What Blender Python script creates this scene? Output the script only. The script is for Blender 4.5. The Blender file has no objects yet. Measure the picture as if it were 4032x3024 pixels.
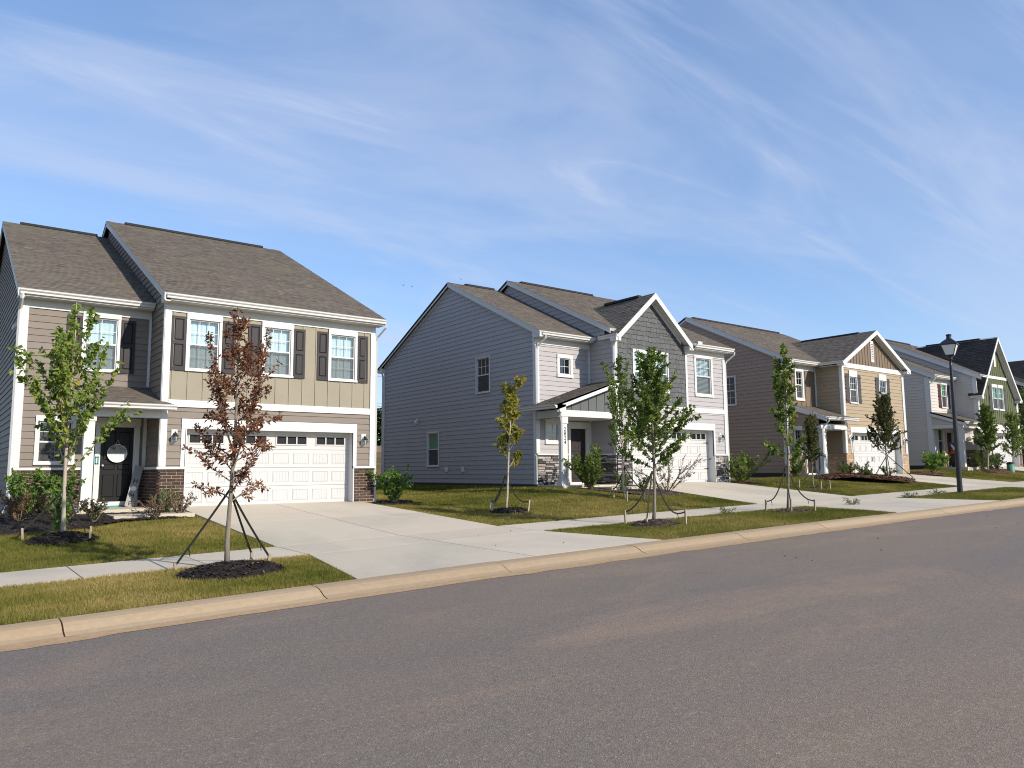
import bpy, math, random
import numpy as np
from mathutils import Vector, Matrix

rnd = random.Random(11)
nrs = np.random.RandomState(5)
R = math.radians
sc = bpy.context.scene
COL = sc.collection

# ------------------------------------------------------------------ camera
YAW, PITCH, ROLL = R(52.5569), R(6.47635), R(-.46536)
FPX = 2992.15
EYE = Vector((0, 0, 1.6))
_f = Vector((math.cos(YAW), math.sin(YAW), 0)); _r = Vector((math.sin(YAW), -math.cos(YAW), 0)); _u = Vector((0, 0, 1))
FWD = _f*math.cos(PITCH)+_u*math.sin(PITCH); _u2 = -_f*math.sin(PITCH)+_u*math.cos(PITCH)
RGT = _r*math.cos(ROLL)+_u2*math.sin(ROLL); UPV = -_r*math.sin(ROLL)+_u2*math.cos(ROLL)
cd = bpy.data.cameras.new('camera'); cam = bpy.data.objects.new('camera', cd); COL.objects.link(cam)
cd.sensor_fit = 'HORIZONTAL'; cd.sensor_width = 36; cd.lens = 36*FPX/4032; cd.clip_start = .1; cd.clip_end = 6000
m = Matrix((RGT, UPV, -FWD)).transposed().to_4x4(); m.translation = EYE; cam.matrix_world = m
sc.camera = cam
sc.cycles.filter_width = 1.05

# ------------------------------------------------------------------ sky, sun, exposure
SUN_EL, SUN_AZ = R(28), R(18)            # azimuth measured from -Y (street side) towards +X
SUNV = Vector((math.sin(SUN_AZ)*math.cos(SUN_EL), -math.cos(SUN_AZ)*math.cos(SUN_EL), math.sin(SUN_EL)))
w = bpy.data.worlds.new('World'); sc.world = w; w.use_nodes = True
nt = w.node_tree; nt.nodes.clear()
def wn(t, **k):
    n = nt.nodes.new(t)
    for a, b in k.items(): setattr(n, a, b)
    return n
def wl(a, b): nt.links.new(a, b)
out = wn('ShaderNodeOutputWorld'); bg = wn('ShaderNodeBackground'); bg.inputs[1].default_value = .15
sky = wn('ShaderNodeTexSky', sky_type='NISHITA', sun_disc=False)
sky.sun_elevation = SUN_EL; sky.sun_rotation = math.pi - SUN_AZ
sky.altitude = 200; sky.air_density = 1.0; sky.dust_density = .25; sky.ozone_density = 3.0
tc = wn('ShaderNodeTexCoord'); sep = wn('ShaderNodeSeparateXYZ'); wl(tc.outputs['Generated'], sep.inputs[0])
zc = wn('ShaderNodeMath', operation='MAXIMUM'); wl(sep.outputs[2], zc.inputs[0]); zc.inputs[1].default_value = 0
za = wn('ShaderNodeMath', operation='ADD'); wl(zc.outputs[0], za.inputs[0]); za.inputs[1].default_value = .12
dx = wn('ShaderNodeMath', operation='DIVIDE'); wl(sep.outputs[0], dx.inputs[0]); wl(za.outputs[0], dx.inputs[1])
dy = wn('ShaderNodeMath', operation='DIVIDE'); wl(sep.outputs[1], dy.inputs[0]); wl(za.outputs[0], dy.inputs[1])
cmb = wn('ShaderNodeCombineXYZ'); wl(dx.outputs[0], cmb.inputs[0]); wl(dy.outputs[0], cmb.inputs[1])
def cloud_layer(rot, sx, sy, scale, detail, rough, lo, hi, dist=.6, loc=(0, 0, 0)):
    mp = wn('ShaderNodeMapping'); mp.inputs['Rotation'].default_value = (0, 0, rot); mp.inputs['Scale'].default_value = (sx, sy, 1)
    mp.inputs['Location'].default_value = loc
    wl(cmb.outputs[0], mp.inputs[0])
    no = wn('ShaderNodeTexNoise'); wl(mp.outputs[0], no.inputs['Vector'])
    no.inputs['Scale'].default_value = scale; no.inputs['Detail'].default_value = detail
    no.inputs['Roughness'].default_value = rough; no.inputs['Distortion'].default_value = dist
    mr = wn('ShaderNodeMapRange', interpolation_type='SMOOTHSTEP'); wl(no.outputs[0], mr.inputs[0])
    mr.inputs[1].default_value = lo; mr.inputs[2].default_value = hi
    return mr.outputs[0]
c1 = cloud_layer(R(38), .55, 1.5, .8, 8, .56, .45, .72, 1.5, (3.1, 1.7, 0))
c2 = cloud_layer(R(20), .35, 1.0, .5, 6, .55, .40, .68, 1.2, (1.3, 5.2, 0))
c3 = cloud_layer(R(46), .4, 2.6, 1.3, 8, .6, .52, .78, 1.6, (7.3, 2.2, 0))
mx = wn('ShaderNodeMath', operation='MULTIPLY'); wl(c1, mx.inputs[0]); mx.inputs[1].default_value = .45
mx2 = wn('ShaderNodeMath', operation='MULTIPLY_ADD'); wl(c2, mx2.inputs[0]); mx2.inputs[1].default_value = .42; wl(mx.outputs[0], mx2.inputs[2])
mx3 = wn('ShaderNodeMath', operation='MULTIPLY_ADD'); wl(c3, mx3.inputs[0]); mx3.inputs[1].default_value = .30; wl(mx2.outputs[0], mx3.inputs[2])
mxc = wn('ShaderNodeMath', operation='MINIMUM'); wl(mx3.outputs[0], mxc.inputs[0]); mxc.inputs[1].default_value = .8
veil = wn('ShaderNodeMix', data_type='RGBA'); veil.inputs[0].default_value = .40; wl(sky.outputs[0], veil.inputs[6]); veil.inputs[7].default_value = (1.10, 1.78, 3.35, 1)
mixc = wn('ShaderNodeMix', data_type='RGBA'); wl(mxc.outputs[0], mixc.inputs[0])
wl(veil.outputs[2], mixc.inputs[6]); mixc.inputs[7].default_value = (2.75, 3.15, 4.1, 1)
wl(mixc.outputs[2], bg.inputs[0]); wl(bg.outputs[0], out.inputs[0])

sl = bpy.data.lights.new('sun', 'SUN'); sl.energy = 3.95; sl.angle = R(.55); sl.color = (1, .905, .78)
so = bpy.data.objects.new('sun', sl); COL.objects.link(so)
so.rotation_euler = (-SUNV).to_track_quat('-Z', 'Y').to_euler(); so.location = SUNV*60
vs = sc.view_settings; vs.view_transform = 'Standard'; vs.look = 'None'; vs.exposure = .55; vs.gamma = 1; vs.use_curve_mapping = False

# ------------------------------------------------------------------ materials
MATS = {}
def mat(name, col, rough=.7, var=0., nscale=0., namt=0., nstretch=(1, 1, 1), bump=0., bscale=40., spec=.3, metal=0., tone=None,
        trans=0., patches=None, objspace=False):
    """procedural principled material: per-object random value, position noise, fine bump, optional 'tone' attribute ramp"""
    M = bpy.data.materials.new(name); M.use_nodes = True; t = M.node_tree; N = t.nodes; L = t.links
    p = N['Principled BSDF']; p.inputs['Roughness'].default_value = rough; p.inputs['Metallic'].default_value = metal
    p.inputs['Specular IOR Level'].default_value = spec
    geo = N.new('ShaderNodeNewGeometry')
    pos = geo.outputs['Position']
    if tone:
        at = N.new('ShaderNodeAttribute'); at.attribute_name = 'tone'
        cr = N.new('ShaderNodeValToRGB'); L.new(at.outputs['Fac'], cr.inputs[0])
        els = cr.color_ramp.elements
        while len(els) < len(tone): els.new(.5)
        for e, (ps, c) in zip(els, tone): e.position = ps; e.color = (*c, 1)
        cur = cr.outputs[0]
    else:
        rgb = N.new('ShaderNodeRGB'); rgb.outputs[0].default_value = (*col, 1); cur = rgb.outputs[0]
    if patches:
        for (pc, psc, lo, hi, amt, stretch) in patches:
            mp = N.new('ShaderNodeMapping'); mp.inputs['Scale'].default_value = stretch; L.new(pos, mp.inputs[0])
            no = N.new('ShaderNodeTexNoise'); no.inputs['Scale'].default_value = psc; no.inputs['Detail'].default_value = 6
            no.inputs['Roughness'].default_value = .62; no.inputs['Distortion'].default_value = .4
            L.new(mp.outputs[0], no.inputs['Vector'])
            mr = N.new('ShaderNodeMapRange'); mr.inputs[1].default_value = lo; mr.inputs[2].default_value = hi
            mr.inputs[3].default_value = 0; mr.inputs[4].default_value = amt; L.new(no.outputs[0], mr.inputs[0])
            mi = N.new('ShaderNodeMix'); mi.data_type = 'RGBA'; L.new(mr.outputs[0], mi.inputs[0]); L.new(cur, mi.inputs[6])
            mi.inputs[7].default_value = (*pc, 1); cur = mi.outputs[2]
    fac = None
    def mul(o):
        nonlocal fac
        if fac is None: fac = o
        else:
            q = N.new('ShaderNodeMath'); q.operation = 'MULTIPLY'; L.new(fac, q.inputs[0]); L.new(o, q.inputs[1]); fac = q.outputs[0]
    if var:
        oi = N.new('ShaderNodeObjectInfo'); mr = N.new('ShaderNodeMapRange'); L.new(oi.outputs['Random'], mr.inputs[0])
        mr.inputs[3].default_value = 1-var; mr.inputs[4].default_value = 1+var; mul(mr.outputs[0])
    if namt:
        mp = N.new('ShaderNodeMapping'); mp.inputs['Scale'].default_value = nstretch; L.new(pos, mp.inputs[0])
        no = N.new('ShaderNodeTexNoise'); no.inputs['Scale'].default_value = nscale; no.inputs['Detail'].default_value = 5
        no.inputs['Roughness'].default_value = .65; L.new(mp.outputs[0], no.inputs['Vector'])
        mr = N.new('ShaderNodeMapRange'); L.new(no.outputs[0], mr.inputs[0]); mr.inputs[1].default_value = .25; mr.inputs[2].default_value = .75
        mr.inputs[3].default_value = 1-namt; mr.inputs[4].default_value = 1+namt; mul(mr.outputs[0])
    if fac is not None:
        vm = N.new('ShaderNodeVectorMath'); vm.operation = 'SCALE'; L.new(cur, vm.inputs[0]); L.new(fac, vm.inputs['Scale']); cur = vm.outputs[0]
    L.new(cur, p.inputs['Base Color'])
    if bump:
        no = N.new('ShaderNodeTexNoise'); no.inputs['Scale'].default_value = bscale; no.inputs['Detail'].default_value = 4
        L.new(pos, no.inputs['Vector'])
        b = N.new('ShaderNodeBump'); b.inputs['Strength'].default_value = bump; b.inputs['Distance'].default_value = .02
        L.new(no.outputs[0], b.inputs['Height']); L.new(b.outputs[0], p.inputs['Normal'])
    if trans:
        tr = N.new('ShaderNodeBsdfTranslucent'); L.new(cur, tr.inputs[0])
        ms = N.new('ShaderNodeMixShader'); ms.inputs[0].default_value = trans
        L.new(p.outputs[0], ms.inputs[1]); L.new(tr.outputs[0], ms.inputs[2]); L.new(ms.outputs[0], N['Material Output'].inputs[0])
    MATS[name] = M
    return M

white = mat('white_trim', (.58, .58, .565), .45, .02, 1.3, .05, bump=.03, bscale=30)
gutterw = mat('gutter_white', (.60, .60, .59), .35, 0, 2, .03)
soffitm = mat('soffit', (.54, .535, .52), .6, 0, 3, .04)
taupe = mat('taupe_siding', (.192, .163, .137), .65, .045, 2.5, .06, (1, 1, 5), bump=.05, bscale=60)
khaki = mat('khaki_siding', (.268, .240, .182), .65, .03, 2.0, .05, bump=.04, bscale=50)
lilac = mat('pale_grey_siding', (.35, .335, .338), .6, .03, 2.2, .05, (1, 1, 5), bump=.05, bscale=60)
slate = mat('slate_shake', (.088, .092, .096), .7, .13, 6, .08, bump=.1, bscale=70)
slatep = mat('slate_panel', (.098, .108, .108), .65, .03, 3, .05, bump=.04)
tan = mat('tan_siding', (.315, .25, .168), .65, .03, 2.2, .05, (1, 1, 5), bump=.05, bscale=60)
tan_shade = mat('tan_siding_shade', (.31, .225, .175), .65, .04, 2.2, .05, (1, 1, 5), bump=.05, bscale=60)  # copy of the tan siding with the shaded wall's browner tone in its colour
tanb = mat('brown_panel', (.16, .122, .085), .65, .03, 2.2, .05, bump=.05)
cream = mat('cream_siding', (.50, .47, .43), .6, .03, 2.2, .05, (1, 1, 5), bump=.05, bscale=60)
green = mat('green_panel', (.092, .108, .052), .65, .04, 2.2, .06, bump=.05)
charc = mat('charcoal_siding', (.05, .052, .06), .65, .05, 2.2, .05, bump=.05)
RT = [(0, (.066, .055, .047)), (.35, (.125, .104, .085)), (.65, (.160, .136, .111)), (1, (.215, .184, .150))]
shing = mat('roof_shingle', (.1, .08, .06), .9, 0, 25, .16, tone=RT, bump=.25, bscale=120, spec=.15,
            patches=[((.145, .140, .100), .55, .50, .68, .55, (1, 1, 1))])
RT2 = [(0, (.024, .022, .023)), (.5, (.042, .038, .037)), (1, (.066, .060, .057))]
shingd = mat('roof_shingle_dark', (.1, .08, .06), .9, 0, 25, .16, tone=RT2, bump=.25, bscale=120, spec=.15)
blackv = mat('black_vent', (.012, .012, .013), .6)
shutb = mat('shutter_charcoal', (.019, .016, .019), .5, .05, 9, .12, (1, 1, .3), bump=.08, bscale=60)
shutg = mat('shutter_grey', (.062, .053, .054), .55, .05, 9, .1)
shutm = mat('shutter_maroon', (.060, .026, .030), .55, .05, 9, .1)
brickm = mat('brick_brown', (.060, .036, .029), .85, .45, 30, .22, bump=.3, bscale=90)
brickt = mat('brick_tan', (.42, .30, .19), .85, .22, 30, .15, bump=.3, bscale=90)
brickr = mat('brick_rust', (.16, .09, .055), .85, .35, 30, .2, bump=.3, bscale=90)
mortar = mat('mortar', (.32, .265, .20), .9, 0, 20, .12, bump=.3, bscale=120)
mortarg = mat('mortar_dark', (.045, .042, .042), .9, 0, 20, .2, bump=.3, bscale=120)
stonea = mat('stone_pale', (.34, .315, .285), .85, .28, 14, .25, bump=.6, bscale=28)
stoneb = mat('stone_grey', (.135, .130, .135), .85, .4, 14, .25, bump=.6, bscale=28)
stonec = mat('stone_dark', (.055, .052, .057), .85, .35, 14, .25, bump=.6, bscale=28)
doorb = mat('door_black', (.006, .006, .007), .4, 0, 5, .1, spec=.25)
doord = mat('door_brown', (.026, .021, .022), .45, 0, 5, .1, spec=.4)
doorr = mat('door_maroon', (.05, .02, .02), .5)
garw = mat('garage_white', (.49, .49, .485), .42, .015, 1.5, .04)
conc = mat('concrete', (.505, .445, .35), .85, .05, 18, .06, bump=.15, bscale=90, patches=[
    ((.39, .36, .285), .35, .46, .62, .75, (1, .55, 1)), ((.56, .47, .37), .22, .5, .66, .6, (.6, 1, 1)), ((.36, .325, .265), 1.6, .62, .8, .5, (.4, 1.2, 1))])
kerbm = mat('kerb_concrete', (.345, .26, .165), .85, .06, 12, .10, bump=.2, bscale=70, patches=[
    ((.36, .245, .135), .8, .5, .72, .5, (.5, 2, 1)), ((.30, .26, .21), 2.2, .6, .8, .5, (1, 1, 1))])
blackm = mat('black_metal', (.010, .011, .016), .4, spec=.5)
bronze = mat('dark_metal', (.02, .018, .018), .45, spec=.5, metal=.3)
steel = mat('nickel', (.4, .4, .4), .35, metal=.9)
frost = mat('frosted_glass', (.62, .62, .62), .3, spec=.5)
woodst = mat('stake_wood', (.34, .27, .19), .85, .15, 30, .2, (3, 3, .4), bump=.2)
strapm = mat('strap', (.022, .024, .017), .8, .3)
barkg = mat('bark_grey', (.215, .185, .145), .9, .1, 22, .25, (2, 2, .5), bump=.5, bscale=60)
barkp = mat('bark_pale', (.38, .325, .255), .85, .1, 22, .18, (2, 2, .5), bump=.4, bscale=60)
mulchd = mat('mulch_dark', (.03, .02, .015), .95, tone=[(0, (.012, .009, .008)), (.6, (.030, .021, .017)), (.9, (.070, .050, .036)), (1, (.17, .13, .10))])
mulchr = mat('mulch_red', (.08, .04, .03), .95, tone=[(0, (.06, .028, .018)), (.6, (.14, .066, .042)), (1, (.27, .15, .095))])
mulchp = mat('mulch_brown', (.08, .06, .05), .95, tone=[(0, (.045, .032, .026)), (.6, (.105, .078, .060)), (1, (.24, .19, .14))])
plankf = mat('fence_wood', (.16, .125, .10), .9, .1, 3, .2)
teal = mat('teal_tape', (.02, .28, .29), .6)
signw = mat('sign_white', (.78, .78, .76), .6)
signg = mat('sign_grey_wood', (.30, .295, .28), .75, 0, 14, .2, (3, 3, .5))
inkb = mat('ink_black', (.012, .012, .012), .7)
inkg = mat('ink_grey', (.33, .33, .33), .7)
curtain = mat('curtain', (.66, .70, .69), .8, .05, 7, .22, (6, 6, .25))
blindm = mat('blind_white', (.62, .66, .66), .6)
greenshade = mat('window_film_green', (.06, .26, .13), .6, 0, 4, .2)
pedg = mat('pedestal_green', (.10, .24, .16), .5, 0, 4, .08)
orange = mat('garland_orange', (.55, .12, .02), .8, .3)
chairm = mat('chair_fabric', (.085, .085, .13), .75, .1, 10, .2)
clothw = mat('ghost_cloth', (.70, .66, .64), .8, trans=.25)
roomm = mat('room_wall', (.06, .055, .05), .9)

def glass_mat(name, tint, refl, dark=0.):
    M = bpy.data.materials.new(name); M.use_nodes = True; t = M.node_tree; N = t.nodes; L = t.links; N.clear()
    o = N.new('ShaderNodeOutputMaterial'); tr = N.new('ShaderNodeBsdfTransparent'); tr.inputs[0].default_value = (*tint, 1)
    gl = N.new('ShaderNodeBsdfGlossy'); gl.inputs['Roughness'].default_value = .02; gl.inputs[0].default_value = (.95, .97, 1, 1)
    ge0 = N.new('ShaderNodeNewGeometry'); dt = N.new('ShaderNodeVectorMath'); dt.operation = 'DOT_PRODUCT'; L.new(ge0.outputs['Incoming'], dt.inputs[0]); L.new(ge0.outputs['Normal'], dt.inputs[1])
    ab = N.new('ShaderNodeMath'); ab.operation = 'ABSOLUTE'; L.new(dt.outputs['Value'], ab.inputs[0]); su = N.new('ShaderNodeMath'); su.operation = 'SUBTRACT'; su.inputs[0].default_value = 1; L.new(ab.outputs[0], su.inputs[1])
    pw = N.new('ShaderNodeMath'); pw.operation = 'POWER'; pw.inputs[1].default_value = 5; L.new(su.outputs[0], pw.inputs[0])
    ma = N.new('ShaderNodeMath'); ma.operation = 'MULTIPLY_ADD'; ma.inputs[1].default_value = .9; ma.inputs[2].default_value = refl; L.new(pw.outputs[0], ma.inputs[0])
    no = N.new('ShaderNodeTexNoise'); no.inputs['Scale'].default_value = 1.3; ge = N.new('ShaderNodeNewGeometry'); L.new(ge.outputs['Position'], no.inputs['Vector'])
    b = N.new('ShaderNodeBump'); b.inputs['Strength'].default_value = .05; L.new(no.outputs[0], b.inputs['Height']); L.new(b.outputs[0], gl.inputs['Normal'])
    ms = N.new('ShaderNodeMixShader'); L.new(ma.outputs[0], ms.inputs[0]); L.new(tr.outputs[0], ms.inputs[1]); L.new(gl.outputs[0], ms.inputs[2]); L.new(ms.outputs[0], o.inputs[0])
    return M
glass = glass_mat('window_glass', (.80, .90, .92), .12)
glassd = glass_mat('window_glass_dark', (.25, .27, .28), .06)
def screen_mat():
    M = bpy.data.materials.new('insect_screen'); M.use_nodes = True; t = M.node_tree; N = t.nodes; L = t.links
    tr = N.new('ShaderNodeBsdfTransparent'); ms = N.new('ShaderNodeMixShader'); ms.inputs[0].default_value = .45
    p = N['Principled BSDF']; p.inputs['Base Color'].default_value = (.085, .085, .085, 1); p.inputs['Roughness'].default_value = .8
    L.new(tr.outputs[0], ms.inputs[1]); L.new(p.outputs[0], ms.inputs[2]); L.new(ms.outputs[0], N['Material Output'].inputs[0])
    return M
screen = screen_mat()

def asphalt_mat():
    M = bpy.data.materials.new('asphalt'); M.use_nodes = True; t = M.node_tree; N = t.nodes; L = t.links
    p = N['Principled BSDF']; p.inputs['Roughness'].default_value = .82; p.inputs['Specular IOR Level'].default_value = .28
    g = N.new('ShaderNodeNewGeometry').outputs['Position']
    def noise(scale, det=5, rough=.6, stretch=None, dist=0):
        v = g
        if stretch:
            mp = N.new('ShaderNodeMapping'); mp.inputs['Scale'].default_value = stretch; L.new(g, mp.inputs[0]); v = mp.outputs[0]
        n = N.new('ShaderNodeTexNoise'); n.inputs['Scale'].default_value = scale; n.inputs['Detail'].default_value = det
        n.inputs['Roughness'].default_value = rough; n.inputs['Distortion'].default_value = dist; L.new(v, n.inputs['Vector']); return n.outputs[0]
    def mr(o, lo, hi, a, b):
        q = N.new('ShaderNodeMapRange'); q.inputs[1].default_value = lo; q.inputs[2].default_value = hi; q.inputs[3].default_value = a; q.inputs[4].default_value = b
        L.new(o, q.inputs[0]); return q.outputs[0]
    def mix(f, a, c):
        q = N.new('ShaderNodeMix'); q.data_type = 'RGBA'; L.new(f, q.inputs[0]); L.new(a, q.inputs[6]); q.inputs[7].default_value = (*c, 1); return q.outputs[2]
    rgb = N.new('ShaderNodeRGB'); rgb.outputs[0].default_value = (.198, .156, .118, 1); cur = rgb.outputs[0]
    cur = mix(mr(noise(.16, 5, .6, (.45, 1, 1), .5), .42, .60, 0, .85), cur, (.152, .130, .115))        # cooler worn lanes
    cur = mix(mr(noise(.42, 6, .65, (.5, 1.4, 1), .8), .52, .70, 0, .75), cur, (.275, .195, .135))         # clay dust
    cur = mix(mr(noise(.9, 5, .6, (.35, 1.5, 1), .5), .60, .78, 0, .5), cur, (.29, .215, .15))
    cur = mix(mr(noise(1.6, 4, .6, (.8, 1.2, 1)), .62, .8, 0, .45), cur, (.125, .105, .095))
    # aggregate
    vo = N.new('ShaderNodeTexVoronoi'); vo.inputs['Scale'].default_value = 120; L.new(g, vo.inputs['Vector'])
    sp = N.new('ShaderNodeSeparateColor'); L.new(vo.outputs['Color'], sp.inputs[0])
    a1 = mr(sp.outputs[0], 0, 1, .76, 1.22)
    n2 = mr(noise(260, 3, .7), .3, .7, .80, 1.2)
    n3 = mr(noise(22, 5, .7), .3, .7, .84, 1.16)
    q = N.new('ShaderNodeMath'); q.operation = 'MULTIPLY'; L.new(a1, q.inputs[0]); L.new(n2, q.inputs[1])
    q2 = N.new('ShaderNodeMath'); q2.operation = 'MULTIPLY'; L.new(q.outputs[0], q2.inputs[0]); L.new(n3, q2.inputs[1])
    vm = N.new('ShaderNodeVectorMath'); vm.operation = 'SCALE'; L.new(cur, vm.inputs[0]); L.new(q2.outputs[0], vm.inputs['Scale'])
    # light stones
    st = mr(sp.outputs[1], .955, .99, 0, .75); mi = N.new('ShaderNodeMix'); mi.data_type = 'RGBA'; L.new(st, mi.inputs[0]); L.new(vm.outputs[0], mi.inputs[6]); mi.inputs[7].default_value = (.36, .33, .30, 1)
    L.new(mi.outputs[2], p.inputs['Base Color'])
    b = N.new('ShaderNodeBump'); b.inputs['Strength'].default_value = .55; b.inputs['Distance'].default_value = .006
    ad = N.new('ShaderNodeMath'); ad.operation = 'ADD'; L.new(vo.outputs['Distance'], ad.inputs[0]); L.new(n3, ad.inputs[1])
    L.new(ad.outputs[0], b.inputs['Height']); L.new(b.outputs[0], p.inputs['Normal'])
    return M
asphalt = asphalt_mat()

lawn_tone = [(0, (.075, .098, .016)), (.35, (.160, .165, .032)), (.65, (.265, .225, .060)), (1, (.42, .32, .125))]
grassm = mat('grass_blades', (.1, .1, .03), .75, tone=lawn_tone, trans=.35, spec=.12)
soilm = mat('lawn_soil', (.13, .115, .036), .95, 0, 9, .28, bump=.6, bscale=45, spec=.1, patches=[
    ((.21, .165, .055), .55, .46, .62, .8, (1, 1, 1)), ((.08, .09, .018), .9, .54, .7, .7, (1, 1, 1))])
dirtm = mat('hill_soil', (.20, .105, .045), .95, 0, .4, .25, bump=.6, bscale=2, spec=.1, patches=[
    ((.085, .085, .026), .10, .47, .56, .9, (1, 1, 1)), ((.28, .13, .05), .25, .55, .66, .7, (1, 1, 1))])

# ------------------------------------------------------------------ helpers
class MB:
    def __init__(s): s.v = []; s.f = []; s.mi = []; s.t = []
    def face(s, pts, mi=0, tone=0.):
        b = len(s.v); s.v += [tuple(p) for p in pts]; s.f.append(tuple(range(b, b+len(pts)))); s.mi.append(mi); s.t.append(tone)
    def hexa(s, p, mi=0, tone=0.):
        """8 points: bottom 4 (ccw) then top 4"""
        b = len(s.v); s.v += [tuple(q) for q in p]
        for q in ((0, 3, 2, 1), (4, 5, 6, 7), (0, 1, 5, 4), (1, 2, 6, 5), (2, 3, 7, 6), (3, 0, 4, 7)):
            s.f.append(tuple(b+i for i in q)); s.mi.append(mi); s.t.append(tone)
        return s
    def box(s, x0, x1, y0, y1, z0, z1, mi=0):
        return s.hexa([(x0, y0, z0), (x1, y0, z0), (x1, y1, z0), (x0, y1, z0), (x0, y0, z1), (x1, y0, z1), (x1, y1, z1), (x0, y1, z1)], mi)
    def fbox(s, fr, u0, u1, d0, d1, z0, z1, mi=0):
        P = fr
        return s.hexa([P(u0, d0, z0), P(u1, d0, z0), P(u1, d1, z0), P(u0, d1, z0), P(u0, d0, z1), P(u1, d0, z1), P(u1, d1, z1), P(u0, d1, z1)], mi)
    def prism(s, poly, off, mi=0):
        """extrude a 3d polygon by vector off"""
        n = len(poly); b = len(s.v); off = Vector(off)
        s.v += [tuple(p) for p in poly] + [tuple(Vector(p)+off) for p in poly]
        s.f.append(tuple(range(b, b+n))); s.f.append(tuple(range(b+2*n-1, b+n-1, -1))); s.mi += [mi, mi]; s.t += [0., 0.]
        for i in range(n):
            j = (i+1) % n; s.f.append((b+i, b+j, b+n+j, b+n+i)); s.mi.append(mi); s.t.append(0.)
        return s
    def tube(s, pts, rad, n=6, mi=0, cap=True, tone=0.):
        pts = [Vector(p) for p in pts]; k = len(pts)
        if not hasattr(rad, '__len__'): rad = [rad]*k
        b = len(s.v); prev = None
        for i, p in enumerate(pts):
            t = (pts[min(i+1, k-1)]-pts[max(i-1, 0)])
            if t.length < 1e-6: t = Vector((0, 0, 1))
            t.normalize()
            ref = Vector((1, 0, 0)) if prev is None else prev
            a = ref - t*ref.dot(t)
            if a.length < 1e-3: a = Vector((0, 1, 0)) - t*t.y
            a.normalize(); prev = a; c = t.cross(a)
            for j in range(n):
                an = 2*math.pi*j/n; s.v.append(tuple(p+(a*math.cos(an)+c*math.sin(an))*rad[i]))
        for i in range(k-1):
            for j in range(n):
                j2 = (j+1) % n
                s.f.append((b+i*n+j, b+i*n+j2, b+(i+1)*n+j2, b+(i+1)*n+j)); s.mi.append(mi); s.t.append(tone)
        if cap:
            s.f.append(tuple(b+j for j in range(n-1, -1, -1))); s.f.append(tuple(b+(k-1)*n+j for j in range(n))); s.mi += [mi, mi]; s.t += [tone, tone]
        return s
    def lathe(s, prof, c, n=16, mi=0):
        b = len(s.v); k = len(prof)
        for r, z in prof:
            for j in range(n):
                a = 2*math.pi*j/n; s.v.append((c[0]+r*math.cos(a), c[1]+r*math.sin(a), c[2]+z))
        for i in range(k-1):
            for j in range(n):
                j2 = (j+1) % n; s.f.append((b+i*n+j, b+i*n+j2, b+(i+1)*n+j2, b+(i+1)*n+j)); s.mi.append(mi); s.t.append(0.)
        s.f.append(tuple(b+j for j in range(n-1, -1, -1))); s.f.append(tuple(b+(k-1)*n+j for j in range(n))); s.mi += [mi, mi]; s.t += [0., 0.]
        return s
    def mesh(s, name, mats, smooth=False):
        me = bpy.data.meshes.new(name); me.from_pydata(s.v, [], s.f)
        if not isinstance(mats, (list, tuple)): mats = [mats]
        for q in mats: me.materials.append(q)
        if any(s.mi): me.polygons.foreach_set('material_index', s.mi)
        if any(s.t):
            a = me.attributes.new('tone', 'FLOAT', 'FACE'); a.data.foreach_set('value', s.t)
        if smooth: me.polygons.foreach_set('use_smooth', [True]*len(s.f))
        me.update(); return me
    def build(s, name, mats, parent=None, smooth=False):
        return link(name, s.mesh(name, mats, smooth), parent)

def link(name, data, parent=None):
    o = bpy.data.objects.new(name, data); COL.objects.link(o)
    if parent is not None:
        o.parent = parent; o.matrix_parent_inverse = Matrix.Translation(-root_loc(parent))
    return o
LOC = {}
def root_loc(o):
    return LOC.get(o.name, Vector((0, 0, 0)))
def tag(o, label, cat, group=None, kind=None):
    if label: o['label'] = label
    if cat: o['category'] = cat
    if group: o['group'] = group
    if kind: o['kind'] = kind
    return o
def thing(name, label, cat, loc=(0, 0, 0), group=None):
    o = bpy.data.objects.new(name, None); COL.objects.link(o); o.location = loc; o.empty_display_size = .2
    LOC[o.name] = Vector(loc)
    return tag(o, label, cat, group)
def structure(o): o['kind'] = 'structure'; return o
def place(name, me, parent, loc, scale=(1, 1, 1), rotz=0.):
    """shared-mesh piece at a world position"""
    o = link(name, me, parent); o.location = loc; o.scale = scale; o.rotation_euler = (0, 0, rotz); return o

def front(Y):                                    # wall facing the street: u = X
    def P(u, d, z): return Vector((u, Y-d, z))
    P.kind = 'F'; return P
def left(X):                                     # wall facing -X: u = Y
    def P(u, d, z): return Vector((X-d, u, z))
    P.kind = 'L'; return P
def right(X):
    def P(u, d, z): return Vector((X+d, u, z))
    P.kind = 'R'; return P

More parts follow.
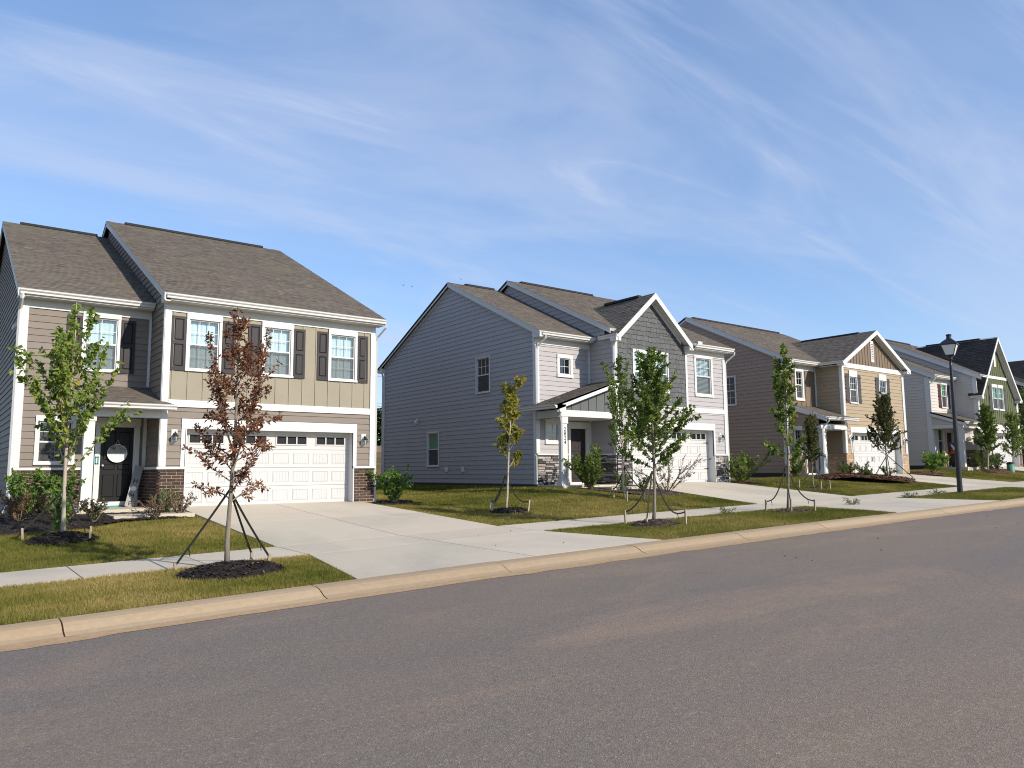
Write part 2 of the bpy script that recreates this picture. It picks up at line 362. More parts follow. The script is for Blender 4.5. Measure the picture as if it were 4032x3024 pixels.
def urange(poly, z):
    us = []
    n = len(poly)
    for i in range(n):
        (u0, z0), (u1, z1) = poly[i], poly[(i+1) % n]
        if abs(z1-z0) < 1e-9:
            if abs(z-z0) < 1e-6: us += [u0, u1]
        elif min(z0, z1)-1e-9 <= z <= max(z0, z1)+1e-9:
            us.append(u0+(u1-u0)*(z-z0)/(z1-z0))
    return (min(us), max(us)) if us else None
def bands(poly, holes, z0, z1, step_breaks=()):
    zs = {z0, z1}
    for h in holes:
        for q in (h[2], h[3]):
            if z0 < q < z1: zs.add(q)
    for (_, q) in poly:
        if z0 < q < z1: zs.add(q)
    zs = sorted(zs); res = []
    for a, b in zip(zs, zs[1:]):
        if b-a < .006: continue
        ra, rb = urange(poly, a+1e-5), urange(poly, b-1e-5)
        if not ra or not rb: continue
        mid = (a+b)/2
        cut = sorted([(h[0], h[1]) for h in holes if h[2]-1e-6 <= mid <= h[3]+1e-6])
        segs = [[ra[0], ra[1], rb[0], rb[1]]]
        for c0, c1 in cut:
            ns = []
            for s in segs:
                l0, r0, l1, r1 = s
                if c1 <= min(l0, l1) or c0 >= max(r0, r1): ns.append(s); continue
                if c0 > max(l0, l1)+.01: ns.append([l0, c0, l1, c0])
                if c1 < min(r0, r1)-.01: ns.append([c1, r0, c1, r1])
            segs = ns
        for s in segs:
            if max(s[1]-s[0], s[3]-s[2]) > .02: res.append((a, b, s))
    return res

def wall(parent, P, poly, holes, mt, siding='lap', expo=.181, start=None, mortar_mat=None, boards=True, spacing=.406, bat_off=0.):
    """one wall: sheathing with openings plus its siding pieces as children"""
    zs = [q for _, q in poly]; z0, z1 = min(zs), max(zs)
    sh = MB()
    for a, b, s in bands(poly, holes, z0, z1):
        sh.face([P(s[0], 0, a), P(s[1], 0, a), P(s[3], 0, b), P(s[2], 0, b)])
    wo = sh.build('wall', mortar_mat or mt, parent)
    if not boards: return wo
    if siding == 'lap':
        k0 = z0 if start is None else start
        n = int(math.ceil((z1-k0)/expo))
        for k in range(n):
            a0, b0 = k0+k*expo, k0+(k+1)*expo
            lo, hi = max(a0, z0), min(b0, z1)
            if hi-lo < .02: continue
            for a, b, s in bands(poly, holes, lo, hi):
                da = .027-.021*(a-a0)/expo; db = .027-.021*(b-a0)/expo
                m = MB()
                m.face([P(s[0], da, a), P(s[1], da, a), P(s[3], db, b), P(s[2], db, b)])
                m.face([P(s[0], 0, a), P(s[1], 0, a), P(s[1], da, a), P(s[0], da, a)])
                m.face([P(s[0], 0, a), P(s[0], da, a), P(s[2], db, b), P(s[2], 0, b)])
                m.face([P(s[1], da, a), P(s[1], 0, a), P(s[3], 0, b), P(s[3], db, b)])
                m.build('siding_board', mt, wo)
    elif siding == 'batten':
        for a, b, s in bands(poly, holes, z0, z1):
            m = MB()
            m.face([P(s[0], .012, a), P(s[1], .012, a), P(s[3], .012, b), P(s[2], .012, b)])
            m.build('siding_panel', mt, wo)
        us = [q for q, _ in poly]; u = min(us)+bat_off
        while u < max(us)-.03:
            zz = []
            n = len(poly)
            for i in range(n):
                (ua, za), (ub, zb) = poly[i], poly[(i+1) % n]
                if abs(ub-ua) > 1e-9 and min(ua, ub) <= u <= max(ua, ub): zz.append(za+(zb-za)*(u-ua)/(ub-ua))
            if len(zz) >= 2:
                lo, hi = min(zz), max(zz); segs = [(lo, hi)]
                for h in holes:
                    if h[0]-.06 < u < h[1]+.06:
                        ns = []
                        for (c, d) in segs:
                            if h[3] <= c or h[2] >= d: ns.append((c, d)); continue
                            if h[2] > c: ns.append((c, h[2]))
                            if h[3] < d: ns.append((h[3], d))
                        segs = ns
                for (c, d) in segs:
                    if d-c > .05: MB().fbox(P, u-.022, u+.022, .011, .032, c, d).build('batten', mt, wo)
            u += spacing
    return wo

def trim(parent, name, P, u0, u1, d0, d1, z0, z1, mt=None):
    return MB().fbox(P, u0, u1, d0, d1, z0, z1).build(name, mt or white, parent)

# shared unit meshes
def unit_brick(name, m, bev=.06):
    b = MB(); e = bev
    b.hexa([(-.5+e*.3, -1, -.5+e), (.5-e*.3, -1, -.5+e), (.5, 0, -.5), (-.5, 0, -.5), (-.5+e*.3, -1, .5-e), (.5-e*.3, -1, .5-e), (.5, 0, .5), (-.5, 0, .5)])
    return b.mesh(name, m)
BRICK = {}
def brick_wall(parent, P, u0, u1, z0, z1, bm, mm, bl=.222, bh=.073, pu=.234, pz=.0855, rowlock=True, proud=.012, holes=()):
    base = MB().fbox(P, u0, u1, 0, .06, z0, z1).build('brick_wall', mm, parent)
    if bm.name not in BRICK: BRICK[bm.name] = unit_brick('brick', bm)
    me = BRICK[bm.name]; rot = {'F': 0, 'L': -math.pi/2, 'R': math.pi/2}[P.kind]
    ztop = z1
    if rowlock:
        ztop = z1-.075; u = u0+.006
        while u < u1-.03:
            wd = min(.068, u1-u-.004)
            place('brick', me, base, P(u+wd/2, .06, z1-.036), (wd, proud+.012, .066), rot); u += .080
    nrow = int((ztop-z0)/pz); k = 0; z = ztop-nrow*pz+.004
    while k < nrow:
        u = u0-(.5*pu if k % 2 else 0)+.004
        while u < u1-.02:
            a, b = max(u, u0+.003), min(u+bl, u1-.003)
            if b-a > .03: place('brick', me, base, P((a+b)/2, .06, z+bh/2), (b-a, proud, bh), rot)
            u += pu
        z += pz; k += 1
    return base
STONE = {}
def stone_wall(parent, P, u0, u1, z0, z1, r):
    base = MB().fbox(P, u0, u1, 0, .04, z0, z1).build('stone_wall', mortarg, parent)
    rot = {'F': 0, 'L': -math.pi/2, 'R': math.pi/2}[P.kind]
    z = z0+.006
    while z < z1-.03:
        h = min(r.choice([.062, .075, .09, .10, .125]), z1-z)
        u = u0+.004
        while u < u1-.02:
            L_ = r.uniform(.14, .40)
            if u+L_ > u1-.12: L_ = u1-u-.004
            hh = h-.010
            two = h > .095 and r.random() < .45
            rows = [(z, h*.48-.008), (z+h*.5, h*.5-.008)] if two else [(z, hh)]
            for (zz, hq) in rows:
                key = r.choice(['a', 'a', 'b', 'b', 'c'])
                kk = (key, r.randint(0, 3))
                if kk not in STONE:
                    rr = random.Random(hash(kk) % 1000 if False else (ord(key)*7+kk[1])); b = MB(); j = lambda s: rr.uniform(-s, s)
                    pts = []
                    for (x, zq) in ((-.5, -.5), (.5, -.5), (.5, .5), (-.5, .5)):
                        pts.append((x*.97+j(.02), 0, zq*.95+j(.04)))
                    fr = [(p[0]*.93+j(.02), -.8+j(.2), p[2]*.80+j(.05)) for p in pts]
                    c = (j(.2), -1.05+j(.1), j(.15))
                    b.v = pts+fr+[c]
                    for i in range(4):
                        i2 = (i+1) % 4
                        b.f += [(i, i2, 4+i2, 4+i), (4+i, 4+i2, 8)]; b.mi += [0, 0]; b.t += [0., 0.]
                    STONE[kk] = b.mesh('stone', {'a': stonea, 'b': stoneb, 'c': stonec}[key])
                place('stone', STONE[kk], base, P(u+L_/2, .04, zz+hq/2), (L_-.008, r.uniform(.02, .045), hq), rot)
            u += L_
        z += h
    return base

def window(parent, P, u0, u1, z0, z1, head=.15, side=.075, sill=.06, split=True, grid=(3, 2), lgrid=None, inside='curtain', gl=None, proud=.052, hung=.5, scr=True, headw=0.):
    """u0..z1 is the opening; casing, sashes, glass and what hangs behind"""
    c = MB(); gl = gl or glass
    c.fbox(P, u0-side, u0, .0, proud, z0, z1); c.fbox(P, u1, u1+side, .0, proud, z0, z1)
    c.fbox(P, u0-side-headw, u1+side+headw, .0, proud+.012, z1, z1+head)
    if sill: c.fbox(P, u0-side-.01, u1+side+.01, .0, proud+.02, z0-sill, z0)
    wo = c.build('window', white, parent)
    s = .035; zm = z0+(z1-z0)*hung
    sash = MB()
    sash.fbox(P, u0, u0+s, -.05, .012, z0, z1); sash.fbox(P, u1-s, u1, -.05, .012, z0, z1)
    sash.fbox(P, u0+s, u1-s, -.05, .012, z1-s, z1); sash.fbox(P, u0+s, u1-s, -.05, .012, z0, z0+s)
    if split: sash.fbox(P, u0+s, u1-s, -.045, .018, zm-.022, zm+.022)
    sash.build('sash', white, wo)
    parts = [(zm+.022, z1-s, grid), (z0+s, zm-.022, lgrid)] if split else [(z0+s, z1-s, grid)]
    for i, (a, b, g) in enumerate(parts):
        d = -.018 if i == 0 else -.030
        m = MB(); m.face([P(u0+s, d, a), P(u1-s, d, a), P(u1-s, d, b), P(u0+s, d, b)]); m.build('pane', gl, wo)
        if g:
            for k in range(1, g[0]):
                u = u0+s+(u1-u0-2*s)*k/g[0]; MB().fbox(P, u-.008, u+.008, d+.002, d+.012, a, b).build('muntin', white, wo)
            for k in range(1, g[1]):
                z = a+(b-a)*k/g[1]; MB().fbox(P, u0+s, u1-s, d+.003, d+.011, z-.008, z+.008).build('muntin', white, wo)
    if split and scr:
        m = MB(); m.face([P(u0+s, -.004, z0+s), P(u1-s, -.004, z0+s), P(u1-s, -.004, zm-.022), P(u0+s, -.004, zm-.022)]); m.build('insect_screen', screen, wo)
    if inside == 'curtain':
        m = MB(); n = 14; prev = None
        for k in range(n+1):
            u = u0-.03+(u1-u0+.06)*k/n; d = -.13+(.02 if k % 2 else 0); cur = (u, d)
            if prev: m.face([P(prev[0], prev[1], z0-.05), P(cur[0], cur[1], z0-.05), P(cur[0], cur[1], z1+.05), P(prev[0], prev[1], z1+.05)])
            prev = cur
        m.build('curtain', curtain, wo)
    elif inside == 'blind':
        m = MB(); z = z0+.02
        while z < z1: m.fbox(P, u0+.02, u1-.02, -.10, -.075, z, z+.028); z += .052
        m.build('blind', blindm, wo)
    elif inside == 'green':
        MB().fbox(P, u0, u1, -.07, -.06, zm, z1).build('window_film', greenshade, wo)
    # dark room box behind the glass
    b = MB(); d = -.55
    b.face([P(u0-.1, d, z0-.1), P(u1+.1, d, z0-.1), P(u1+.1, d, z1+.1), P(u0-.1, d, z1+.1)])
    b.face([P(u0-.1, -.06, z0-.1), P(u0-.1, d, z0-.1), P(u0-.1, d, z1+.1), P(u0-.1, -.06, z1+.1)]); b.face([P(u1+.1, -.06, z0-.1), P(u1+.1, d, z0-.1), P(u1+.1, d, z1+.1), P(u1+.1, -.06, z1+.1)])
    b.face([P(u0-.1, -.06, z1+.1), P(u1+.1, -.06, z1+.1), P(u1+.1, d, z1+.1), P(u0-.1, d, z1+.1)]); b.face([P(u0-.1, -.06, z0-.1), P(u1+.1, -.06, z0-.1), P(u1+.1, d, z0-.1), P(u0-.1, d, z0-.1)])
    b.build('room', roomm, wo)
    return wo

def shutter(parent, P, u0, u1, z0, z1, mt, style='panel'):
    b = MB()
    if style == 'panel':
        b.fbox(P, u0, u1, .012, .030, z0, z1)
        s = .06; zm = z0+(z1-z0)*.52
        for (a, c) in ((u0, u0+s), (u1-s, u1)): b.fbox(P, a, c, .030, .052, z0, z1)
        for (a, c) in ((z0, z0+.11), (zm-.05, zm+.05), (z1-.07, z1)): b.fbox(P, u0+s, u1-s, .030, .052, a, c)
        so = b.build('shutter', mt, parent)
        for (a, c) in ((z0+.11, zm-.05), (zm+.05, z1-.07)):
            m = MB(); e = .028
            m.hexa([P(u0+s+e*.4, .03, a+e*.4), P(u1-s-e*.4, .03, a+e*.4), P(u1-s-e*.4, .03, c-e*.4), P(u0+s+e*.4, .03, c-e*.4),
                    P(u0+s+e*1.4, .048, a+e*1.4), P(u1-s-e*1.4, .048, a+e*1.4), P(u1-s-e*1.4, .048, c-e*1.4), P(u0+s+e*1.4, .048, c-e*1.4)])
            m.build('raised_panel', mt, so)
    else:
        n = 3
        for k in range(n):
            a = u0+(u1-u0)*k/n; b.fbox(P, a+.003, a+(u1-u0)/n-.003, .024, .044, z0, z1)
        so = b.build('shutter', mt, parent)
        for t in (.09, .5, .91):
            z = z0+(z1-z0)*t; MB().fbox(P, u0-.012, u1+.012, .044, .064, z-.035, z+.035).build('rail', mt, so)
    return so

def roof(parent, O, U, S, poly, shingle=None, e=.143, deckm=None, name='roof', thick=.11):
    """deck slab with courses of laminated shingle tabs laid on it"""
    shingle = shingle or shing
    O, U, S = Vector(O), Vector(U).normalized(), Vector(S).normalized(); n = U.cross(S)
    if n.z < 0: n = -n
    Q = lambda u, s, h=0.: O+U*u+S*s+n*h
    dk = MB(); dk.prism([Q(u, s, 0) for u, s in poly], -n*thick); ro = dk.build(name, deckm or soffitm, parent)
    m = MB(); smax = max(s for _, s in poly); k = 0; base = rnd.random()*.1
    while k*e < smax-.01:
        a, b = k*e, min((k+1)*e, smax)
        ra, rb = urange(poly, a+1e-5), urange(poly, b-1e-5)
        k += 1
        if not ra or not rb: continue
        u = min(ra[0], rb[0])-rnd.random()*.25; um = max(ra[1], rb[1]); row = rnd.uniform(-.04, .04)
        while u < um:
            wd = rnd.uniform(.10, .30); u2 = u+wd
            p0, p1 = max(u, ra[0]), min(u2, ra[1]); q0, q1 = max(u, rb[0]), min(u2, rb[1])
            if p1 < p0: p0 = p1 = min(max((q0+q1)/2, ra[0]), ra[1])
            if q1 < q0: q0 = q1 = min(max((p0+p1)/2, rb[0]), rb[1])
            if p1-p0 > .005 or q1-q0 > .005:
                up = rnd.random() < .5; h = .014 if up else .008
                tone = min(1, max(.01, (.52 if up else .40)+row+rnd.gauss(0, .13)))
                m.face([Q(p0, a, h), Q(p1, a, h), Q(q1, b, .004), Q(q0, b, .004)], 0, tone)
                m.face([Q(p0, a, .0), Q(p1, a, .0), Q(p1, a, h), Q(p0, a, h)], 0, .02)
            u = u2
    so = m.build('shingles', shingle, ro); so['kind'] = 'stuff'
    return ro

def eave(parent, P, u0, u1, zg, over=.40, frieze=(None, None), ends=(0, 0)):
    """gutter, fascia, soffit and frieze along a wall; zg = top of the gutter"""
    trim(parent, 'fascia', P, u0, u1, over-.02, over, zg-.17, zg-.005)
    trim(parent, 'soffit', P, u0, u1, .0, over-.021, zg-.18, zg-.165, soffitm)
    if frieze[0] is not None: trim(parent, 'frieze_board', P, frieze[0], frieze[1], .0, .046, zg-.40, zg-.181)
    gutter(parent, P, u0, u1, zg, over+.001)
def gutter(parent, P, u0, u1, zg, d):
    prof = [(0, -.125), (.065, -.125), (.075, -.075), (.10, -.055), (.118, -.035), (.118, -.005), (.128, -.005), (.128, 0), (.108, 0), (.108, -.03), (.0, -.03)]
    m = MB(); m.prism([P(u0, d+a, zg+b) for a, b in prof], P(u1, d, zg)-P(u0, d, zg)); return m.build('gutter', gutterw, parent)
def rake(parent, name, P, a, b, d0, d1, h=.19, mt=None):
    """sloping board between (u,z) points a and b, hanging h below them"""
    m = MB(); m.prism([P(a[0], d0, a[1]), P(b[0], d0, b[1]), P(b[0], d0, b[1]-h), P(a[0], d0, a[1]-h)], P(0, d1, 0)-P(0, d0, 0))
    return m.build(name, mt or white, parent)
def downspout(parent, pts, w=.038):
    m = MB(); m.tube(pts, w, 4); return m.build('downspout', gutterw, parent)
def ridge_vent(parent, a, b, mt=None):
    a, b = Vector(a), Vector(b); t = (b-a).normalized(); s = Vector((-t.y, t.x, 0))
    m = MB(); m.prism([a-s*.14+Vector((0, 0, -.035)), a-s*.10+Vector((0, 0, .055)), a+s*.10+Vector((0, 0, .055)), a+s*.14+Vector((0, 0, -.035))], b-a)
    return m.build('ridge_vent', mt or blackv, parent)
def wall_lantern(parent, P, u, z):
    plate = MB().fbox(P, u-.075, u+.075, .0, .045, z-.16, z+.16).build('wall_lantern', white, parent)
    m = MB(); m.tube([P(u, .045, z+.03), P(u, .12, z+.10), P(u, .17, z+.06)], .012, 6); m.lathe([(.012, .08), (.03, .06), (.06, .01), (.085, -.02), (.085, -.035)], P(u, .17, z+.0), 10)
    m.build('lantern_hood', bronze, plate)
    m = MB(); m.lathe([(.055, -.04), (.065, -.09), (.05, -.14), (.02, -.15)], P(u, .17, z), 10); m.build('lantern_glass', glass, plate)
    m = MB()
    for k in range(5):
        a = 2*math.pi*k/5; q = P(u, .17, z); m.tube([q+Vector((.06*math.cos(a), .06*math.sin(a), -.035)), q+Vector((.072*math.cos(a), .072*math.sin(a), -.1)), q+Vector((.03*math.cos(a), .03*math.sin(a), -.17))], .005, 4)
    m.build('lantern_cage', bronze, plate)

def garage(parent, P, u0, u1, z0, z1, rec=.26, cols=8, hinges=False, grooves=True, header=.27, side=.13, rows=4):
    """opening lining, casing and sectional door with glazed top row"""
    c = MB(); c.fbox(P, u0-side, u0, .0, .04, z0+1.06, z1); c.fbox(P, u1, u1+side, .0, .04, z0+1.06, z1); c.fbox(P, u0-side, u1+side, .0, .05, z1, z1+header)
    c.fbox(P, u0-.03, u0, .075, .095, z0, z0+1.06); c.fbox(P, u1, u1+.03, .075, .095, z0, z0+1.06)
    c.build('garage_casing', white, parent)
    l = MB(); l.fbox(P, u0-.02, u0, -rec, .074, z0, z1); l.fbox(P, u1, u1+.02, -rec, .074, z0, z1); l.fbox(P, u0, u1, -rec, .0, z1, z1+.02); l.build('door_jamb', white, parent)
    W_ = u1-u0; Hh = z1-z0; rh = Hh/rows
    d = MB(); D = -rec
    for r in range(rows):
        a, b = z0+r*rh+.004, z0+(r+1)*rh-.003
        if r < rows-1: d.fbox(P, u0, u1, D-.04, D, a, b)
        else:
            n = cols//2; gw = W_/n
            zz0, zz1 = a+rh*.30, a+rh*.72
            d.fbox(P, u0, u1, D-.04, D, a, zz0); d.fbox(P, u0, u1, D-.04, D, zz1, b)
            for k in range(n):
                c0 = u0+gw*k
                e0, e1 = c0+gw*.13, c0+gw*.87
                d.fbox(P, c0, e0, D-.04, D, zz0, zz1); d.fbox(P, e1, c0+gw, D-.04, D, zz0, zz1)
    do = d.build('garage_door', garw, parent)
    n = cols//2; gw = W_/n; a = z0+(rows-1)*rh+.004; zz0, zz1 = a+rh*.30, a+rh*.72
    for k in range(n):
        c0 = u0+gw*k; e0, e1 = c0+gw*.13, c0+gw*.87
        fm = MB(); fm.fbox(P, e0-.035, e0, D, D+.022, zz0-.035, zz1+.035); fm.fbox(P, e1, e1+.035, D, D+.022, zz0-.035, zz1+.035)
        fm.fbox(P, e0, e1, D, D+.022, zz1, zz1+.035); fm.fbox(P, e0, e1, D, D+.022, zz0-.035, zz0)
        for j in (1, 2): fm.fbox(P, e0+(e1-e0)*j/3-.018, e0+(e1-e0)*j/3+.018, D-.02, D+.018, zz0, zz1)
        fm.build('window_frame', garw, do)
        for j in range(3):
            q0, q1 = e0+(e1-e0)*j/3+.01, e0+(e1-e0)*(j+1)/3-.01
            MB().fbox(P, q0, q1, D-.03, D-.018, zz0, zz1).build('pane', doorb, do)
    for r in range(rows-1):
        a, b = z0+r*rh, z0+(r+1)*rh
        for k in range(cols):
            c0, c1 = u0+W_*(k+.10)/cols, u0+W_*(k+.90)/cols
            m = MB(); e = .022
            zz0, zz1 = a+rh*.20, b-rh*.20
            for (x0, x1, y0, y1) in ((c0, c1, zz1-e, zz1), (c0, c1, zz0, zz0+e), (c0, c0+e, zz0+e, zz1-e), (c1-e, c1, zz0+e, zz1-e)):
                m.hexa([P(x0, D-.001, y0), P(x1, D-.001, y0), P(x1, D-.001, y1), P(x0, D-.001, y1), P(x0+.006, D+.013, y0+.006), P(x1-.006, D+.013, y0+.006), P(x1-.006, D+.013, y1-.006), P(x0+.006, D+.013, y1-.006)])
            if grooves:
                ng = 5
                for j in range(ng):
                    x0, x1 = c0+e+(c1-c0-2*e)*j/ng+.006, c0+e+(c1-c0-2*e)*(j+1)/ng-.006
                    m.hexa([P(x0, D-.001, zz0+e+.008), P(x1, D-.001, zz0+e+.008), P(x1, D-.001, zz1-e-.008), P(x0, D-.001, zz1-e-.008),
                            P(x0+.004, D+.006, zz0+e+.012), P(x1-.004, D+.006, zz0+e+.012), P(x1-.004, D+.006, zz1-e-.012), P(x0+.004, D+.006, zz1-e-.012)])
            m.build('door_panel', garw, do)
    if hinges:
        for (uu, s) in ((u0+.03, 1), (u1-.03, -1)):
            for r in (1, 3):
                zz = z0+r*rh+.02
                m = MB(); m.prism([P(uu, D+.002, zz-.022), P(uu+s*.25, D+.002, zz-.012), P(uu+s*.30, D+.002, zz), P(uu+s*.25, D+.002, zz+.012), P(uu, D+.002, zz+.022)], P(0, .012, 0)-P(0, 0, 0)); m.build('strap_hinge', bronze, do)
        for s in (-.12, .12):
            m = MB(); uu = (u0+u1)/2+s; m.tube([P(uu, D+.01, z0+rh*1.25), P(uu, D+.05, z0+rh*1.3), P(uu, D+.05, z0+rh*1.65), P(uu, D+.01, z0+rh*1.7)], .012, 5); m.build('door_pull', bronze, do)
    return do

def entry_door(parent, P, u0, u1, z0, z1, mt, head=.22, side=.11, D=-.06, panels=True):
    c = MB(); c.fbox(P, u0-side, u0, 0, .04, z0-.06, z1); c.fbox(P, u1, u1+side, 0, .04, z0-.06, z1); c.fbox(P, u0-side-.02, u1+side+.02, 0, .05, z1, z1+head)
    c.fbox(P, u0-.005, u0+.03, -.08, 0, z0, z1); c.fbox(P, u1-.03, u1+.005, -.08, 0, z0, z1); c.fbox(P, u0, u1, -.08, 0, z1-.03, z1)
    c.fbox(P, u0-side, u1+side, 0, .10, z0-.14, z0-.0)
    fo = c.build('door_frame', white, parent)
    d = MB().fbox(P, u0+.03, u1-.03, D-.045, D, z0, z1-.03).build('door', mt, parent)
    if panels:
        w_ = u1-u0-.06; h = z1-z0-.03
        for (a, b, c0, c1) in ((.10, .46, .06, .36), (.54, .90, .06, .36), (.10, .46, .42, .50), (.54, .90, .42, .50), (.10, .46, .56, .94), (.54, .90, .56, .94)):
            x0, x1, y0, y1 = u0+.03+w_*a, u0+.03+w_*b, z0+h*c0, z0+h*c1; e = .022
            m = MB()
            m.hexa([P(x0, D-.001, y0), P(x1, D-.001, y0), P(x1, D-.001, y1), P(x0, D-.001, y1), P(x0+e, D+.014, y0+e), P(x1-e, D+.014, y0+e), P(x1-e, D+.014, y1-e), P(x0+e, D+.014, y1-e)])
            m.build('raised_panel', mt, d)
    m = MB(); k = P(u0+.10, D, z0+.98); q = P(u0+.10, D+.06, z0+.98); m.tube([k, q], .014, 6); m.tube([q, P(u0+.10, D+.085, z0+.98)], .03, 8); m.build('door_knob', steel, d)
    return d

def text_obj(name, body, size, mt, parent, origin, right_dir, up_dir, extrude=.003, align='CENTER'):
    cu = bpy.data.curves.new(name, 'FONT'); cu.body = body; cu.size = size; cu.extrude = extrude; cu.align_x = align; cu.align_y = 'CENTER'
    tmp = bpy.data.objects.new(name, cu); COL.objects.link(tmp)
    dg = bpy.context.evaluated_depsgraph_get(); me = bpy.data.meshes.new_from_object(tmp.evaluated_get(dg))
    COL.objects.unlink(tmp); bpy.data.objects.remove(tmp)
    r_, u_ = Vector(right_dir).normalized(), Vector(up_dir).normalized(); n_ = r_.cross(u_)
    mm = Matrix((r_, u_, n_)).transposed().to_4x4(); mm.translation = Vector(origin); me.transform(mm)
    me.materials.clear(); me.materials.append(mt)
    return link(name, me, parent)

# ------------------------------------------------------------------ terrain
ZX = [-2000, -200, -60, -10, .7, 4.6, 7.2, 11, 15.3, 22.5, 27, 40, 60, 90, 200, 3000]
ZV = [-3.2, -3.2, -1.25, -.38, -.13, -.03, .04, .125, .205, .315, .395, .64, .94, 1.3, 2.0, 2.0]
PXs = [-2000, -14, -3, 1, 11.5, 15.5, 17., 27.5, 32, 42, 46.5, 56.5, 61.5, 71.5, 200, 3000]
PZs = [-2, .1, .3, .56, .62, .82, .97, 1.0, 1.15, 1.2, 1.46, 1.50, 1.72, 1.78, 3, 3]
HXs = [-2000, 11.5, 17, 27, 32, 3000]; HYs = [21.7, 21.7, 20.3, 20.2, 19.9, 19.6]
KB, SW0, SW1 = 9.95, 13.0, 14.6
def zr(X): return float(np.interp(X, ZX, ZV))
def pad(X): return float(np.interp(X, PXs, PZs))
def hill(X, Y):
    t = min(1, max(0, (Y-42)/58.)); t = t*t*(3-2*t); return (4.3-pad(X))*t
def ground(X, Y):
    z = zr(X)
    if Y < 9.3: return z+.02*min(9.3-Y, 4.6)-.02*max(0, min(4.7-Y, 6))*.5
    if Y < KB: return z+.1*(Y-9.3)/.65
    if Y < SW0: return z+.1+.04*(Y-KB)/3.05
    if Y < SW1: return z+.14+.02*(Y-SW0)/1.6
    t = min(1, (Y-SW1)/(np.interp(X, HXs, HYs)-SW1))
    return z+.16+(pad(X)-z-.16)*t+hill(X, Y)

xs = sorted(set([-2500, -1200, -500, -200, -100, -60, -40, -25, -15, -10] + [round(-8+.75*i, 3) for i in range(110)] + [78, 85, 95, 110, 130, 160, 200, 300, 500, 900, 1600, 2600]))
ys = sorted(set([-2500, -1000, -300, -100, -40, -15, -6, -3, -1.6, 9.0, 9.35, KB, 10.7, 11.5, 12.3, SW0, 13.8, SW1] + [round(15.2+.6*i, 3) for i in range(22)] + [30, 32, 35, 38, 42, 46, 50, 55, 60, 66, 72, 78, 84, 90, 95, 100, 110, 130, 170, 250, 400, 800, 1500, 2600]))
gv, gf, gm = [], [], []
for y in ys:
    for x in xs:
        z = ground(x, y)
        if y < 9.36: z -= .12
        gv.append((x, y, z))
nx = len(xs)
for j in range(len(ys)-1):
    for i in range(nx-1):
        gf.append((j*nx+i, j*nx+i+1, (j+1)*nx+i+1, (j+1)*nx+i)); gm.append(1 if ys[j] > 41 and ys[j] < 110 else 0)
me = bpy.data.meshes.new('ground'); me.from_pydata(gv, [], gf); me.materials.append(soilm); me.materials.append(dirtm)
me.polygons.foreach_set('material_index', gm); me.polygons.foreach_set('use_smooth', [True]*len(gf)); me.update()
structure(link('ground', me))

# road sheet
rx = [-400, -150, -60, -30, -15]+[round(-10+1.5*i, 2) for i in range(60)]+[90, 110, 150, 220, 400]
ry = [-1.5, 0, 1.5, 3, 4.7, 6, 7.5, 9.3]
m = MB(); m.v = [(x, y, ground(x, y)) for y in ry for x in rx]
for j in range(len(ry)-1):
    for i in range(len(rx)-1):
        m.f.append((j*len(rx)+i, j*len(rx)+i+1, (j+1)*len(rx)+i+1, (j+1)*len(rx)+i)); m.mi.append(0); m.t.append(0.)
structure(m.build('road', asphalt, None, True))

# rolled kerb, cast in lengths with open joints
kerb = structure(thing('kerb', None, None)); LOC[kerb.name] = Vector((0, 0, 0))
prof = [(9.27, -.03), (9.27, .004), (9.45, .012), (9.55, .035), (9.63, .075), (9.71, .108), (9.80, .122), (9.97, .126), (9.97, -.03)]
kx = [-60+3.05*i for i in range(60)]; off = 1.26-3.05*math.floor(1.26/3.05)
joints = [-20.0, -10, -5.0, -1.8, 1.26, 4.2, 7.2, 10.2, 13.2, 16.2, 19.3, 22.3, 25.3, 28.4, 31.4, 34.5, 38, 42, 47, 52, 58, 65, 75, 90, 120, 200]
for a, b in zip(joints, joints[1:]):
    m = MB(); a2, b2 = a+.008, b-.008; n = max(1, int((b2-a2)/.5)); dz = rnd.uniform(-.004, .004)
    for i in range(n+1):
        x = a2+(b2-a2)*i/n
        for (y, h) in prof: m.v.append((x, y, zr(x)+h+dz))
    k = len(prof)
    for i in range(n):
        for j in range(k-1): m.f.append((i*k+j, (i+1)*k+j, (i+1)*k+j+1, i*k+j+1)); m.mi.append(0); m.t.append(0.)
    m.f += [tuple(range(k-1, -1, -1)), tuple(n*k+j for j in range(k))]; m.mi += [0, 0]; m.t += [0., 0.]
    m.build('kerb_stone', kerbm, kerb)
# clay silt washed along the gutter
silt = mat('silt', (.37, .25, .14), .95, 0, 14, .2, bump=.3, bscale=60)
m = MB(); prev = None
for i in range(420):
    x = -6+.16*i; wv = .05+.07*abs(math.sin(x*.9+math.sin(x*2.3)))+rnd.uniform(0, .05)
    if math.sin(x*.37) > .55: wv *= .35
    y0 = 9.262; cur = [(x, y0+.14, zr(x)+.0152), (x, y0, zr(x)+.007), (x, y0-wv, ground(x, y0-wv)+.004)]
    if prev: m.face([prev[0], cur[0], cur[1], prev[1]]); m.face([prev[1], cur[1], cur[2], prev[2]])
    prev = cur
s_ = m.build('gutter_silt', silt); tag(s_, 'orange clay silt washed along the road edge below the kerb', 'silt', kind='stuff')

